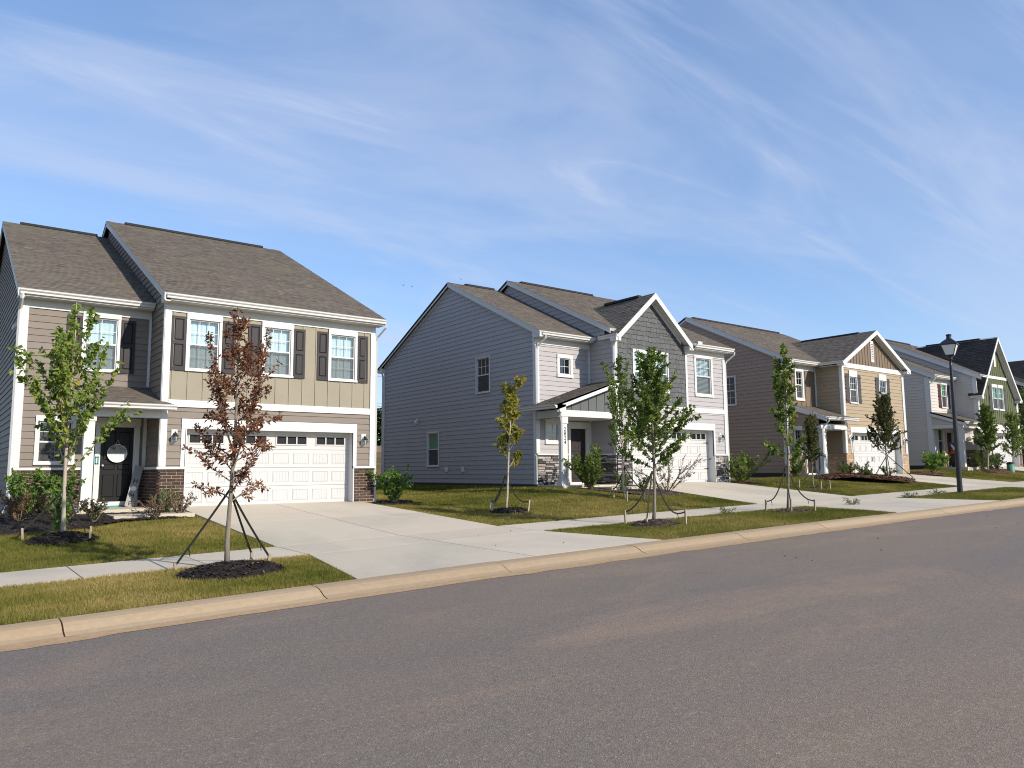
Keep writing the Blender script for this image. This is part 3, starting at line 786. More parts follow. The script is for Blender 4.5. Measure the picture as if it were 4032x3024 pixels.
def patch(x0f, x1f, y0, y1, zf, thick=.10, nx=4, ny=6):
    """slab following zf between two edge functions x0f(y), x1f(y)"""
    m = MB(); top = []; bot = []
    for j in range(ny+1):
        y = y0+(y1-y0)*j/ny
        for i in range(nx+1):
            x = x0f(y)+(x1f(y)-x0f(y))*i/nx; z = zf(x, y); m.v.append((x, y, z))
    N = len(m.v); m.v += [(x, y, z-thick) for (x, y, z) in m.v]
    ix = lambda i, j: j*(nx+1)+i
    for j in range(ny):
        for i in range(nx):
            m.f.append((ix(i, j), ix(i+1, j), ix(i+1, j+1), ix(i, j+1)))
    for i in range(nx):
        m.f.append((ix(i, 0), ix(i+1, 0), N+ix(i+1, 0), N+ix(i, 0))); m.f.append((ix(i, ny), ix(i+1, ny), N+ix(i+1, ny), N+ix(i, ny)))
    for j in range(ny):
        m.f.append((ix(0, j), ix(0, j+1), N+ix(0, j+1), N+ix(0, j))); m.f.append((ix(nx, j), ix(nx, j+1), N+ix(nx, j+1), N+ix(nx, j)))
    m.mi = [0]*len(m.f); m.t = [0.]*len(m.f)
    return m
UP = .026
DRIVES = [  # x0,x1 at garage, facade Y, floor z, flare
    (5.42, 10.72, 21.7, .68), (20.95, 26.55, 20.09, 1.045), (36.0, 41.35, 19.7, 1.25), (50.75, 56.0, 19.3, 1.57)]
sidewalk = structure(thing('sidewalk', None, None))
def slab(parent, nm, x0f, x1f, y0, y1, zf, mt=conc, **k):
    return patch(x0f, x1f, y0, y1, zf, **k).build(nm, mt, parent)
cuts = [-12, -9, -6.2, -3.0, -.1, 2.0, 3.72]
segs = []
g = .010
def swz(x, y): return ground(x, min(max(y, SW0), SW1-.001))+UP
walkx = [-15, -12, -9, -6, -3, -.02, 1.92, 3.72, 5.42]
def add_walk(xsl):
    for a, b in zip(xsl, xsl[1:]): slab(sidewalk, 'paving_slab', lambda y, a=a: a+g, lambda y, b=b: b-g, SW0, SW1, swz, nx=2, ny=1)
add_walk(walkx)
for (d0, d1) in zip(DRIVES, DRIVES[1:]):
    a, b = d0[1], d1[0]; n = max(2, round((b-a)/1.55)); add_walk([a+(b-a)*i/n for i in range(n+1)])
add_walk([56.0, 58, 60, 62, 64, 66, 68, 72, 76])
for i, (x0, x1, yf, fz) in enumerate(DRIVES):
    dr = structure(thing('driveway', None, None))
    def dz(x, y, yf=yf, fz=fz):
        if y <= SW1: return swz(x, y) if y >= SW0 else ground(x, y)+UP+(0 if y > KB+.3 else -.0)
        t = (y-SW1)/(yf-SW1); zs = swz(x, SW1); return zs+(fz-.005-zs)*t
    xm = (x0+x1)/2
    for (a, b) in ((x0, xm), (xm, x1)):
        fl = lambda y, s: .55*max(0, (SW0-y)/(SW0-KB))*s
        ys_ = [SW1+(yf-SW1)*q for q in (0, .5, 1)]
        for p, q in zip(ys_, ys_[1:]): slab(dr, 'concrete_slab', lambda y, a=a: a+g, lambda y, b=b: b-g, p+g, q-g+(.25 if q == ys_[-1] else 0), dz, nx=3, ny=6)
        slab(dr, 'concrete_slab', lambda y, a=a: a+g, lambda y, b=b: b-g, SW0+g, SW1-g, dz, nx=3, ny=2)
        sa, sb = (-1, 0) if a == x0 else (0, 1)
        slab(dr, 'concrete_slab', lambda y, a=a, sa=sa: a+g+fl(y, sa), lambda y, b=b, sb=sb: b-g+fl(y, sb), KB+.022, SW0-g, dz, nx=3, ny=4)
#@@HOUSES@@
# ------------------------------------------------------------------ house 1 : taupe siding, brown brick
def gable_poly(y0, y1, yp, zb, ze, zp): return [(y0, zb), (y1, zb), (y1, ze), (yp, zp), (y0, ze)]
SL = .473
def slope_dirs(p):
    return Vector((0, 1, p)).normalized(), Vector((0, -1, p)).normalized()

H = thing('detached_house', 'taupe and khaki two-storey house with brown brick base and charcoal shutters', 'house', (6.4, 22.5, .6))
XL, XB, XR, YR, YF, YB = 1.73, 4.87, 11.08, 23.3, 21.7, 39.9
zg = 6.36; fl = .68
S1, S2 = slope_dirs(SL); cs = math.sqrt(1+SL*SL)
# roof heights: left part (eave Y=YR-.45), block (eave Y=YF-.45)
def zl(y): return zg+.02+SL*(y-(YR-.45))
def zb_(y): return zg+.02+SL*(y-(YF-.45))
YPL, YPB = 31.5, 30.85
wl_ = wall(H, left(XL), gable_poly(YR, YB, 31.5, .70, zl(YR)-.13, zl(31.5)-.13), [], taupe, start=.72)
trim(H, 'foundation', left(XL), YR, YB, 0, .02, .1, .70, mortar)
# recessed front
hw = (3.19, 3.98, 4.43, 5.87); lw = (2.24, 3.02, 1.90, 2.98); hd = (3.68, 4.56, .84, 2.90)
PF = front(YR)
wall(H, PF, [(XL, .70), (XB, .70), (XB, 6.2), (XL, 6.2)], [hw, lw, (3.56, 4.68, .70, 3.0)], taupe, start=.72)
window(H, PF, *hw, head=.17, grid=(2, 2), lgrid=(2, 2))
window(H, PF, *lw, head=.15, grid=(2, 2), lgrid=(2, 2), inside=None, gl=glass)
shutter(H, PF, 2.745, 3.105, 4.37, 5.87, shutb); shutter(H, PF, 4.065, 4.43, 4.37, 5.87, shutb)
door1 = entry_door(H, PF, *hd, doorb)
brick_wall(H, PF, XL+.01, 3.40, .45, 1.70, brickm, mortar)
brick_wall(H, PF, 4.68, XB, .60, 1.70, brickm, mortar)
trim(H, 'brick_ledge', PF, XL, 3.42, 0, .10, 1.70, 1.765); trim(H, 'brick_ledge', PF, 4.67, XB-.10, 0, .10, 1.70, 1.765)
trim(H, 'corner_board', PF, XL-.03, XL+.13, 0, .052, 1.77, 6.0); trim(H, 'corner_board', left(XL), YR-.0, YR+.10, 0, .052, .72, 6.02)
trim(H, 'corner_board', PF, XB-.09, XB-.026, 0, .052, 4.02, 5.98); trim(H, 'corner_board', PF, XB-.12, XB-.03, 0, .052, 1.77, 3.30)
# garage block
PG = front(YF); PBL = left(XB)
wall(H, PBL, [(YF, .70), (YR, .70), (YR, 6.45), (YF, 6.45)], [], taupe, start=.72)
wall(H, PBL, [(YF, 6.4502), (22.9, 6.4502), (31.3, 10.36), (30.85, zb_(30.85)-.14), (YF, zb_(YF)-.13)], [], taupe, start=.72)
brick_wall(H, PBL, YF-.06, YR, .45, 1.70, brickm, mortar)
trim(H, 'brick_ledge', PBL, YF-.10, YR-.11, 0, .10, 1.70, 1.765)
trim(H, 'corner_board', PBL, YF-.033, YF+.075, 0, .052, 3.42, 6.42); trim(H, 'corner_board', PBL, YF-.033, YF+.075, 0, .052, 1.77, 3.05)
gz = (5.50, 10.38, fl, 2.79)
wall(H, PG, [(XB, .68), (XR, .68), (XR, 3.37), (XB, 3.37)], [(5.37, 10.51, .68, 3.06)], taupe, start=.72)
wins = [(5.47, 6.27, 4.42, 5.80), (7.54, 8.34, 4.42, 5.80), (9.60, 10.41, 4.42, 5.80)]
wall(H, PG, [(XB, 3.56), (XR, 3.56), (XR, 6.2), (XB, 6.2)], wins, khaki, 'batten', bat_off=.21)
trim(H, 'band_board', PG, XB+.135, XR-.14, 0, .058, 3.37, 3.56)
for q in wins: window(H, PG, *q, head=.17, grid=(3, 2), lgrid=(3, 2))
for a, b in ((5.01, 5.385), (6.36, 6.73), (7.08, 7.455), (8.425, 8.78), (9.16, 9.515), (10.495, 10.85)): shutter(H, PG, a, b, 4.36, 5.85, shutb)
trim(H, 'corner_board', PG, XB-.033, XB+.13, 0, .052, 3.42, 5.96); trim(H, 'corner_board', PG, XB-.033, XB+.13, 0, .052, 1.77, 3.36)
trim(H, 'corner_board', PG, XR-.13, XR+.033, 0, .052, 1.77, 5.96)
brick_wall(H, PG, XB-.06, 5.49, .62, 1.70, brickm, mortar); brick_wall(H, PG, 10.39, XR+.03, .62, 1.70, brickm, mortar)
trim(H, 'brick_ledge', PG, XB-.09, 5.50, 0, .11, 1.70, 1.765); trim(H, 'brick_ledge', PG, 10.38, XR+.05, 0, .11, 1.70, 1.765)
garage(H, PG, *gz)
wall_lantern(H, PG, 5.19, 2.60); wall_lantern(H, PG, 10.74, 2.60)
trim(H, 'corner_board', right(XR), YF, YF+.11, 0, .052, .70, 6.4)
wall(H, right(XR), gable_poly(YF, YB, YPB, .70, zb_(YF)-.13, zb_(YPB)-.13), [], taupe, boards=False)
wall(H, front(YB), [(XL, .7), (XR, .7), (XR, 6.4), (XL, 6.4)], [], taupe, boards=False)
# eaves and roofs
eave(H, PF, XL-.12, XB-.05, zg, frieze=(XL-.03, XB-.03)); eave(H, PG, XB-.10, XR+.15, zg, frieze=(XB-.03, XR+.033))
L1 = (YPL-(YR-.45))*cs; L2 = (YPB-(YF-.45))*cs
roof(H, (XL-.17, YR-.45, zg+.02), (1, 0, 0), S1, [(0, 0), (XB-XL+.17-.0, 0), (XB-XL+.17, L1), (0, L1)])
roof(H, (XB-.17, YF-.45, zg+.02), (1, 0, 0), S1, [(0, 0), (XR-XB+.36, 0), (XR-XB+.36, L2), (0, L2)])
for (x0, x1, yp) in ((XL-.17, XB, YPL), (XB-.17, XR+.19, YPB)):
    zp = (zl if yp == YPL else zb_)(yp); yb = YB+.45; p2 = (zp-6.3)/(yb-yp)
    dd = Vector((0, -1, p2)).normalized(); LL = math.hypot(yb-yp, zp-6.3)
    m = MB(); m.prism([(x0, yb, 6.3), (x1, yb, 6.3), (x1, yp, zp), (x0, yp, zp)], (0, 0, -.12)); m.build('roof', shingd, H)
rake(H, 'rake_board', left(XL), (YR-.45, zl(YR-.45)-.01), (YPL, zl(YPL)-.01), .14, .165); rake(H, 'rake_board', left(XL), (YPL, zl(YPL)-.01), (YB+.4, 6.3), .14, .165)
rake(H, 'rake_board', left(XL), (YR-.0, zl(YR)-.14), (YPL, zl(YPL)-.14), .0, .03, .14)
rake(H, 'rake_board', left(XB), (YF-.45, zb_(YF-.45)-.01), (YPB, zb_(YPB)-.01), .14, .165); rake(H, 'rake_board', left(XB), (YPB, zb_(YPB)-.01), (32.2, zb_(YPB)-.62), .14, .165)
rake(H, 'rake_board', right(XR), (YF-.45, zb_(YF-.45)-.01), (YPB, zb_(YPB)-.01), .16, .185)
ridge_vent(H, (XL+.35, YPL, zl(YPL)), (XB-.35, YPL, zl(YPL))); ridge_vent(H, (XB+.45, YPB, zb_(YPB)), (XR-.55, YPB, zb_(YPB)))
# eave returns
trim(H, 'eave_return', left(XL), YR-.40, YR, 0, .14, zg-.20, zg+.02); trim(H, 'eave_return', left(XB), YF-.40, YF, 0, .14, zg-.20, zg+.02)
# downspouts
downspout(H, [(XR+.19, YF-.46, zg-.12), (XR+.19, YF-.44, zg-.24), (XR+.09, YF-.10, zg-.50), (XR+.075, YF-.04, zg-.62), (XR+.075, YF-.04, 3.5), (XR+.075, YF-.04, .62)])
downspout(H, [(XL-.07, YR-.46, zg-.12), (XL-.07, YR-.44, zg-.24), (XL-.07, YR-.08, zg-.45), (XL-.07, YR-.05, zg-.55), (XL-.07, YR-.05, .85), (XL-.10, YR-.18, .73), (XL-.16, YR-.42, .66)], .045)
m = MB(); m.prism([left(XL)(24.3, .03, 5.62), left(XL)(24.55, .03, 5.62), left(XL)(24.5, .13, 5.52), left(XL)(24.35, .13, 5.52)], (0, 0, .12)); m.build('vent_hood', gutterw, H)
# side window just inside the frame
# porch
pz = 3.385; py = 21.30; PP = front(21.75)
pr = Vector((0, 1, (4.0-pz)/(YR-py))); 
x0, x1 = 3.02, 5.10
O_ = Vector((x0, py, pz)); Sx = pr.normalized(); Ls = (YR-py)/Sx.y
roof(H, O_, (1, 0, 0), Sx, [(0, 0), (x1-x0, 0), (XB-x0, .45), (XB-x0, Ls), (.86, Ls)], name='porch_roof', thick=.08)
hp = Vector((.86, 2.0, .615)); m = MB(); m.prism([(x0, py, pz), (x0, YR, pz), (x0+.86, YR, pz+.615)], (0, 0, -.08)); m.build('porch_roof', shing, H)
gutter(H, front(py+.10), x0-.02, x1+.03, pz, .10); trim(H, 'fascia', front(py+.10), x0, x1, .08, .10, pz-.15, pz-.01)
trim(H, 'porch_soffit', front(YR), x0+.0, XB-.03, .1, 1.90, 3.28, 3.30, soffitm)
trim(H, 'porch_beam', PP, 3.04, XB-.037, -.12, .10, 3.05, 3.275); trim(H, 'porch_beam', left(3.16), 21.87, YR-.05, -.06, .10, 3.05, 3.275)
m = MB(); m.box(3.06, 3.30, 21.66, 21.90, .72, 3.05); m.box(3.035, 3.325, 21.635, 21.925, .72, .90); m.box(3.035, 3.325, 21.635, 21.925, 2.93, 3.05); m.build('porch_post', white, H)
m = MB(); m.box(2.95, XB-.07, 21.45, YR-.02, .40, .70); m.build('porch_floor', conc, H)
m = MB(); m.fbox(PF, hd[0]-.10, hd[0]-.07, .041, .05, 1.85, 2.06); m.fbox(PF, hd[0]-.04, hd[0]-.01, .041, .05, 1.85, 2.06); m.fbox(PF, hd[0]-.10, hd[0]-.01, .041, .05, 1.85, 1.88); m.fbox(PF, hd[0]-.10, hd[0]-.01, .041, .05, 2.03, 2.06)
m.fbox(PF, 3.6, 4.5, .102, .112, .70, .735); m.build('door_tape', teal, H)
# front walk from the porch to the driveway
fw = structure(thing('front_walk', None, None))
for a, b in ((3.55, 4.45), (4.45, 5.40)):
    slab(fw, 'concrete_slab', lambda y, a=a: a+g, lambda y, b=b: b-g, 20.15, 21.43, lambda x, y: .60, nx=1, ny=1)

# round sign hung on the door
t = thing('door_sign', 'round white and grey sign hanging by a ribbon on the black front door', 'sign', (4.10, 23.2, 2.16))
m = MB(); cx, cy, cz, rr = 4.12, YR-.005, 2.15, .235
N_ = 36; ring = [(cx+rr*math.cos(2*math.pi*i/N_), cz+rr*math.sin(2*math.pi*i/N_)) for i in range(N_)]
up_ = [(x, z) for x, z in ring if z >= cz-.001]; lo_ = [(x, z) for x, z in ring if z <= cz+.001]; lo_.sort(key=lambda q: math.atan2(q[1]-cz, q[0]-cx) % (2*math.pi) if q[1] < cz-.001 else (math.pi if q[0] < cx else 2*math.pi))
mb = MB(); mb.prism([(x, cy, z) for x, z in up_], (0, -.02, 0)); mb.build('upper_half', inkg, t)
mb = MB(); mb.prism([(x, cy, z) for x, z in lo_], (0, -.02, 0)); mb.build('lower_half', signw, t)
mb = MB()
for i in range(N_):
    a, b = ring[i], ring[(i+1) % N_]; k = 1.06
    mb.hexa([(a[0], cy-.005, a[1]), (b[0], cy-.005, b[1]), (cx+(b[0]-cx)*k, cy-.005, cz+(b[1]-cz)*k), (cx+(a[0]-cx)*k, cy-.005, cz+(a[1]-cz)*k),
             (a[0], cy-.028, a[1]), (b[0], cy-.028, b[1]), (cx+(b[0]-cx)*k, cy-.028, cz+(b[1]-cz)*k), (cx+(a[0]-cx)*k, cy-.028, cz+(a[1]-cz)*k)])
mb.build('rim', signw, t)
mb = MB(); mb.tube([(cx-.06, cy-.02, cz+.22), (cx, cy-.02, cz+.38), (cx+.06, cy-.02, cz+.22)], .012, 4); mb.tube([(cx-.05, cy-.03, cz+.16), (cx+.05, cy-.03, cz+.16)], .035, 6); mb.build('ribbon', inkg, t)
mb = MB()
for i in range(34):
    s = rnd.choice((-1, 1)); a = Vector((cx+s*rnd.uniform(.05, .22), cy-.03, cz+rnd.uniform(.08, .2))); d = Vector((rnd.uniform(-1, 1), -.3, rnd.uniform(-1, 1))).normalized()*.045; q = Vector((-d.z, 0, d.x))*.35
    mb.face([a, a+d*.5+q, a+d, a+d*.5-q])
leafg = mat('sign_leaf', (.13, .16, .12), .7); mb.build('leaf_spray', leafg, t)
# leaning vertical sign
t = thing('porch_sign', 'tall grey wooden HOME sign leaning beside the black front door', 'sign', (4.36, 22.6, .70))
A = Vector((4.37, 22.75, .705)); B = Vector((4.66, 23.08, 1.80)); up = (B-A).normalized(); rt = Vector((1, .0, 0)); rt = (rt-up*rt.dot(up)).normalized(); nn = rt.cross(up)
hw_ = .105; mb = MB(); mb.prism([A-rt*hw_, A+rt*hw_, B+rt*hw_, B-rt*hw_], nn*-.025); mb.build('board', signg, t)
Lh = (B-A).length
for ch, f_ in (('H', .62), ('M', .26), ('E', .08)): text_obj('letter', ch, .17, inkb, t, A+up*(Lh*f_)+nn*.004, rt, up, .002)
mb = MB(); c_ = A+up*(Lh*.44)+nn*.003; mb.prism([c_+rt*(.07*math.cos(i*math.pi/10))+up*(.07*math.sin(i*math.pi/10)) for i in range(20)], nn*.012); mb.build('letter', signw, t)

# ------------------------------------------------------------------ house 2 : pale grey siding, slate shakes, stone
H = thing('detached_house', 'pale grey house with slate shake gable, stone base and number 2824 post', 'house', (22, 21, 1))
XL, XB, XR, YR, YF, YB = 17.52, 20.25, 26.78, 21.45, 20.09, 33.15
zg, fl, SL = 6.64, 1.045, .49
S1, S2 = slope_dirs(SL); cs = math.sqrt(1+SL*SL)
def zl(y): return zg+.02+SL*(y-(YR-.45))
def zb_(y): return zg+.02+SL*(y-(YF-.45))
YPL, YPB = 27.2, 26.55
PL = left(XL)
w1, w2 = (24.32, 25.20, 4.72, 6.10), (28.12, 29.0, 1.82, 3.25)
wall(H, PL, gable_poly(YR, YB, YPL+.1, 1.08, zl(YR)-.13, zl(YPL)-.13), [w1, w2], lilac, start=1.10)
trim(H, 'foundation', PL, YR, YB, -.02, .015, .4, 1.08, mortarg)
window(H, PL, *w1, head=.05, side=.05, sill=.05, grid=(3, 2), inside=None); window(H, PL, *w2, head=.05, side=.05, sill=.05, grid=None, inside='green')
for (y, z) in ((29.93, 3.83),):
    mb = MB(); mb.fbox(PL, y-.09, y+.09, .02, .05, z-.10, z+.10); mb.prism([PL(y-.07, .05, z+.08), PL(y+.07, .05, z+.08), PL(y+.07, .15, z-.04), PL(y-.07, .15, z-.04)], (0, 0, -.03)); mb.build('vent_hood', gutterw, H)
for (y, z) in ((27.45, 1.66), (26.21, 1.65)):
    mb = MB(); mb.fbox(PL, y-.10, y+.10, .02, .06, z-.11, z+.11); mb.fbox(PL, y-.03, y+.05, .06, .10, z-.06, z+.03); mb.build('utility_box', gutterw, H)
trim(H, 'corner_board', PL, YR-.0, YR+.10, 0, .055, 1.08, 6.55); trim(H, 'corner_board', PL, YB-.10, YB, 0, .055, 1.08, 6.55)
# recessed front
PF = front(YR)
uw = (18.66, 19.20, 5.18, 5.80); pw = (18.04, 18.56, 2.66, 3.30); hd = (19.16, 20.02, 1.14, 3.18)
wall(H, PF, [(XL, 1.08), (XB, 1.08), (XB, 6.5), (XL, 6.5)], [uw, pw, (19.04, 20.14, 1.08, 3.25)], lilac, start=1.10)
window(H, PF, *uw, head=.14, side=.12, sill=.11, split=False, grid=(2, 2), inside=None); window(H, PF, *pw, head=.16, side=.12, sill=.12, split=False, grid=(2, 2), inside=None, gl=glass)
entry_door(H, PF, *hd, doord)
r_ = random.Random(3)
stone_wall(H, PF, XL+.0, 18.98, 1.02, 2.14, r_); trim(H, 'stone_ledge', PF, XL-.01, 19.0, 0, .09, 2.14, 2.19)
trim(H, 'corner_board', PF, XL-.04, XL+.13, 0, .055, 2.2, 6.2); trim(H, 'corner_board', PF, XL-.04, XL-.005, 0, .05, 1.08, 2.14)
trim(H, 'corner_board', PF, XB-.11, XB-.026, 0, .052, 2.2, 6.2)
# garage block
PBL = left(XB); PG = front(YF)
wall(H, PBL, [(YF, 1.08), (YR, 1.08), (YR, 6.6), (YF, 6.6)], [], lilac, start=1.10)
wall(H, PBL, [(YF+.5, 6.6002), (21.2, 6.6002), (27.1, 9.5), (26.55, zb_(26.55)-.14), (YF+.5, zb_(YF+.5)-.13)], [], lilac, start=1.10)
stone_wall(H, PBL, YF-.04, YR-.05, 1.02, 2.14, r_); trim(H, 'stone_ledge', PBL, YF-.05, YR-.1, 0, .09, 2.14, 2.19)
trim(H, 'corner_board', PBL, YF-.033, YF+.09, 0, .052, 2.2, 6.5)
zg2 = 6.60; GXc = 22.24; GH = 2.02; gp = .87
gw = (21.27, 23.16, 4.66, 6.06); rw = (24.92, 25.88, 4.66, 6.16)
XS = 24.30
poly = [(XB, 4.07), (XS, 4.07), (XS, 6.55), (GXc, 6.55+(XS-GXc)*.88), (XB, 6.55)]
sw_ = wall(H, PG, poly, [gw], slatep, boards=False)
# shakes
SH = {}
rs = random.Random(21); z = 4.07; row = 0
while z < 8.3:
    e = .192; ra = urange(poly, min(z+.10, 8.35))
    if not ra: break
    u = ra[0]+.0-(rs.random()*.12)
    while u < ra[1]:
        wd = rs.uniform(.13, .30); a, b = max(u, ra[0]+.004), min(u+wd-.008, ra[1]-.004); u += wd
        if b-a < .03: continue
        lo = z+rs.uniform(-.025, .025); hi = z+e+.02
        if a < gw[1]+.06 and b > gw[0]-.06 and lo < gw[3]+.10 and hi > gw[2]-.10:
            if a < gw[0]-.09: b = gw[0]-.05
            elif b > gw[1]+.09: a = gw[1]+.05
            else: continue
            if b-a < .03: continue
        hi = min(hi, 8.3)
        lo = max(lo, 4.07)
        mb = MB(); d0 = .026+rs.uniform(0, .008)
        mb.hexa([PG(a, .0, lo), PG(b, .0, lo), PG(b, d0, lo), PG(a, d0, lo), PG(a, .0, hi), PG(b, .0, hi), PG(b, .006, hi), PG(a, .006, hi)]); mb.build('shake', slate, sw_)
    z += e; row += 1
wall(H, PG, [(XS, 4.07), (XR, 4.07), (XR, 6.4), (XS, 6.4)], [rw], lilac, start=1.10)
gz = (21.0, 25.88, fl, 3.18)
wall(H, PG, [(XB, 1.045), (XR, 1.045), (XR, 3.88), (XB, 3.88)], [(20.87, 26.01, 1.045, 3.45)], lilac, start=1.10)
trim(H, 'band_board', PG, XB-.03, XR-.11, 0, .05, 3.88, 4.07)
window(H, PG, gw[0], 22.19, gw[2], gw[3], head=.14, side=.09, sill=.08, grid=(3, 2), lgrid=None, hung=.48); window(H, PG, 22.24, gw[1], gw[2], gw[3], head=.14, side=.05, sill=.08, grid=(3, 2), lgrid=None, hung=.48)
window(H, PG, *rw, head=.16, side=.11, sill=.11, grid=(3, 2), inside='blind')
trim(H, 'corner_board', PG, XB-.036, XB+.10, 0, .055, 4.07, 6.5); trim(H, 'corner_board', PG, XS-.05, XS+.06, 0, .045, 4.07, 6.5)
trim(H, 'corner_board', PG, XB-.036, XB+.10, 0, .055, 2.2, 3.88)
trim(H, 'corner_board', PG, XR-.12, XR+.036, 0, .055, 2.2, 6.22)
stone_wall(H, PG, XB-.04, 20.97, 1.0, 2.14, r_); stone_wall(H, PG, 25.91, XR+.02, 1.0, 2.14, r_)
trim(H, 'stone_ledge', PG, XB-.05, 20.98, 0, .09, 2.14, 2.19); trim(H, 'stone_ledge', PG, 25.9, XR+.04, 0, .09, 2.14, 2.19)
garage(H, PG, *gz, hinges=True, grooves=False)
wall_lantern(H, PG, 26.35, 2.92)
wall(H, right(XR), gable_poly(YF, YB, YPB, 1.08, zb_(YF)-.13, zb_(YPB)-.13), [], lilac, boards=False); trim(H, 'corner_board', right(XR), YF, YF+.10, 0, .052, 1.08, 6.4)
wall(H, front(YB), [(XL, 1.08), (XR, 1.08), (XR, 6.5), (XL, 6.5)], [], lilac, boards=False)
eave(H, PF, XL-.02, XB-.16, zg, frieze=(XL-.03, XB-.03)); eave(H, PG, XS+.16, XR+.15, zg, frieze=(XS+.06, XR+.03))
roof(H, (XL-.17, YR-.45, zg+.02), (1, 0, 0), S1, [(0, 0), (XB-XL+.17, 0), (XB-XL+.17, (YPL-YR+.45)*cs), (0, (YPL-YR+.45)*cs)])
LB = (YPB-YF+.45)*cs
roof(H, (XB-.17, YF-.45, zg+.02), (1, 0, 0), S1, [(0, .55), (3.95, .55), (4.36, 0), (XR-XB+.36, 0), (XR-XB+.36, LB), (0, LB)])
for (x0, x1, yp, zz) in ((XL-.17, XB, YPL, zl(YPL)), (XB-.17, XR+.19, YPB, zb_(YPB))):
    m = MB(); m.prism([(x0, YB+.45, 6.62), (x1, YB+.45, 6.62), (x1, yp, zz), (x0, yp, zz)], (0, 0, -.12)); m.build('roof', shingd, H)
rake(H, 'rake_board', PL, (YR-.47, zl(YR-.47)-.01), (YPL, zl(YPL)-.01), .14, .165); rake(H, 'rake_board', PL, (YPL, zl(YPL)-.01), (YB+.47, 6.62), .14, .165)
rake(H, 'rake_board', PL, (YR-.0, zl(YR)-.14), (YPL, zl(YPL)-.14), .0, .035, .15); rake(H, 'rake_board', PL, (YPL, zl(YPL)-.14), (YB, zl(YR)-.14), .0, .035, .15)
rake(H, 'rake_board', left(XB), (YF+.05, zb_(YF+.05)-.01), (YPB, zb_(YPB)-.01), .14, .165); rake(H, 'rake_board', left(XB), (YPB, zb_(YPB)-.01), (27.5, zb_(YPB)-.45), .14, .165)
gutter(H, front(YB), XL-.15, XL+1, 6.56, -.54); trim(H, 'eave_return', PL, YB, YB+.45, 0, .14, 6.40, 6.60); trim(H, 'eave_return', PL, YR-.42, YR, 0, .14, zg-.20, zg+.02)
ridge_vent(H, (XL+.75, YPL, zl(YPL)), (XB-.45, YPL, zl(YPL))); ridge_vent(H, (XB+.6, YPB, zb_(YPB)), (XR-1.5, YPB, zb_(YPB)))
downspout(H, [(XL-.02+.1, YB+.5, 6.5), (XL+.05, YB+.3, 6.3), (XL-.06, YB+.06, 6.15), (XL-.06, YB+.06, 1.1)], .04)
# front gable roof
gz0 = 6.62; GY0 = YF-.33; zpk = gz0+gp*(GH+.10); GYb = 23.4
for s in (-1, 1):
    xe = GXc+s*(GH+.10); Sd = Vector((-s, 0, gp)).normalized(); Lg = (GH+.10)*math.sqrt(1+gp*gp)
    O_ = Vector((xe, GY0, gz0)); dl = GYb-GY0
    roof(H, O_, (0, 1, 0), Sd, [(0, 0), (.95 if s < 0 else .3, 0), (dl+.25, Lg), (0, Lg)], name='gable_roof', thick=.09)
    PGo = front(YF-.30)
    rake(H, 'rake_board', PGo, (xe, gz0-.0), (GXc, zpk-.0), .035, .06, .24)
    rake(H, 'rake_board', PG, (xe-s*.35, gz0+.20), (GXc, zpk-.12), .03, .055, .20)
    trim(H, 'eave_return', PG, xe-.10 if s < 0 else xe-.16, xe+.16 if s < 0 else xe+.10, .0, .335, gz0-.24, gz0-.06)
ridge_vent(H, (GXc, GY0+.8, zpk), (GXc, GYb-.9, zpk))
gutter(H, left(GXc-GH-.10), YF-.36, YR-.72, gz0+.02, .0); trim(H, 'soffit', left(XB), YF-.30, YF+.55, 0.01, .16, gz0-.12, gz0-.10, soffitm)
downspout(H, [(XB-.02, YF+.10, 6.45), (XB-.05, YF+.02, 6.3), (XB-.075, YF-.05, 6.15), (XB-.075, YF-.05, 4.75), (XB-.18, YF-.05, 4.62)], .04)
downspout(H, [(XR+.19, YF-.46, zg-.12), (XR+.19, YF-.44, zg-.24), (XR+.09, YF-.10, zg-.50), (XR+.075, YF-.04, zg-.62), (XR+.075, YF-.04, 3.5), (XR+.075, YF-.04, 1.0)], .042)
downspout(H, [(XL+.16, YR-.46, zg-.10), (XL+.15, YR-.42, zg-.24), (XL+.03, YR-.1, zg-.5), (XL+.02, YR-.06, zg-.62), (XL+.02, YR-.06, 4.05), (XL+.14, YR-.1, 3.98)], .045)
trim(H, 'gutter_splash_guard', PG, XS+.22, XS+.48, .50, .52, zg-.0, zg+.10, gutterw)
# porch with shed roof sloping down to the left
x0, x1 = 17.10, XB+.0; zlo, zhi = 3.86, 4.92; y0 = YF-.32
sd = Vector((x1-x0, 0, zhi-zlo)); Ls = sd.length
roof(H, (x0, y0, zlo), (0, 1, 0), sd.normalized(), [(0, 0), (YR-y0, 0), (YR-y0, Ls), (0, Ls)], name='porch_roof', thick=.07)
rake(H, 'rake_board', front(YF-.29), (x0, zlo-.0), (x1-.05, zhi-.02), .0, .03, .20); rake(H, 'rake_board', PG, (x0+.55, zlo+.05), (x1-.04, zhi-.14), .03, .055, .14)
poly = [(17.62, 3.70), (XB-.04, 3.70), (XB-.04, 4.70), (17.62, 3.82)]
wall(H, front(YF+.01), poly, [], slatep, 'batten', spacing=.41, bat_off=.03)
trim(H, 'porch_beam', front(YF+.08), 17.52, XB-.04, -.08, .12, 3.47, 3.70); trim(H, 'porch_beam', left(17.60), YF+.16, YR-.04, -.08, .10, 3.44, 3.72)
gutter(H, left(x0), y0-.0, YR+.3, zlo-.01, .0); trim(H, 'fascia', left(x0+.02), y0+.01, YR+.25, 0, .015, zlo-.15, zlo-.03)
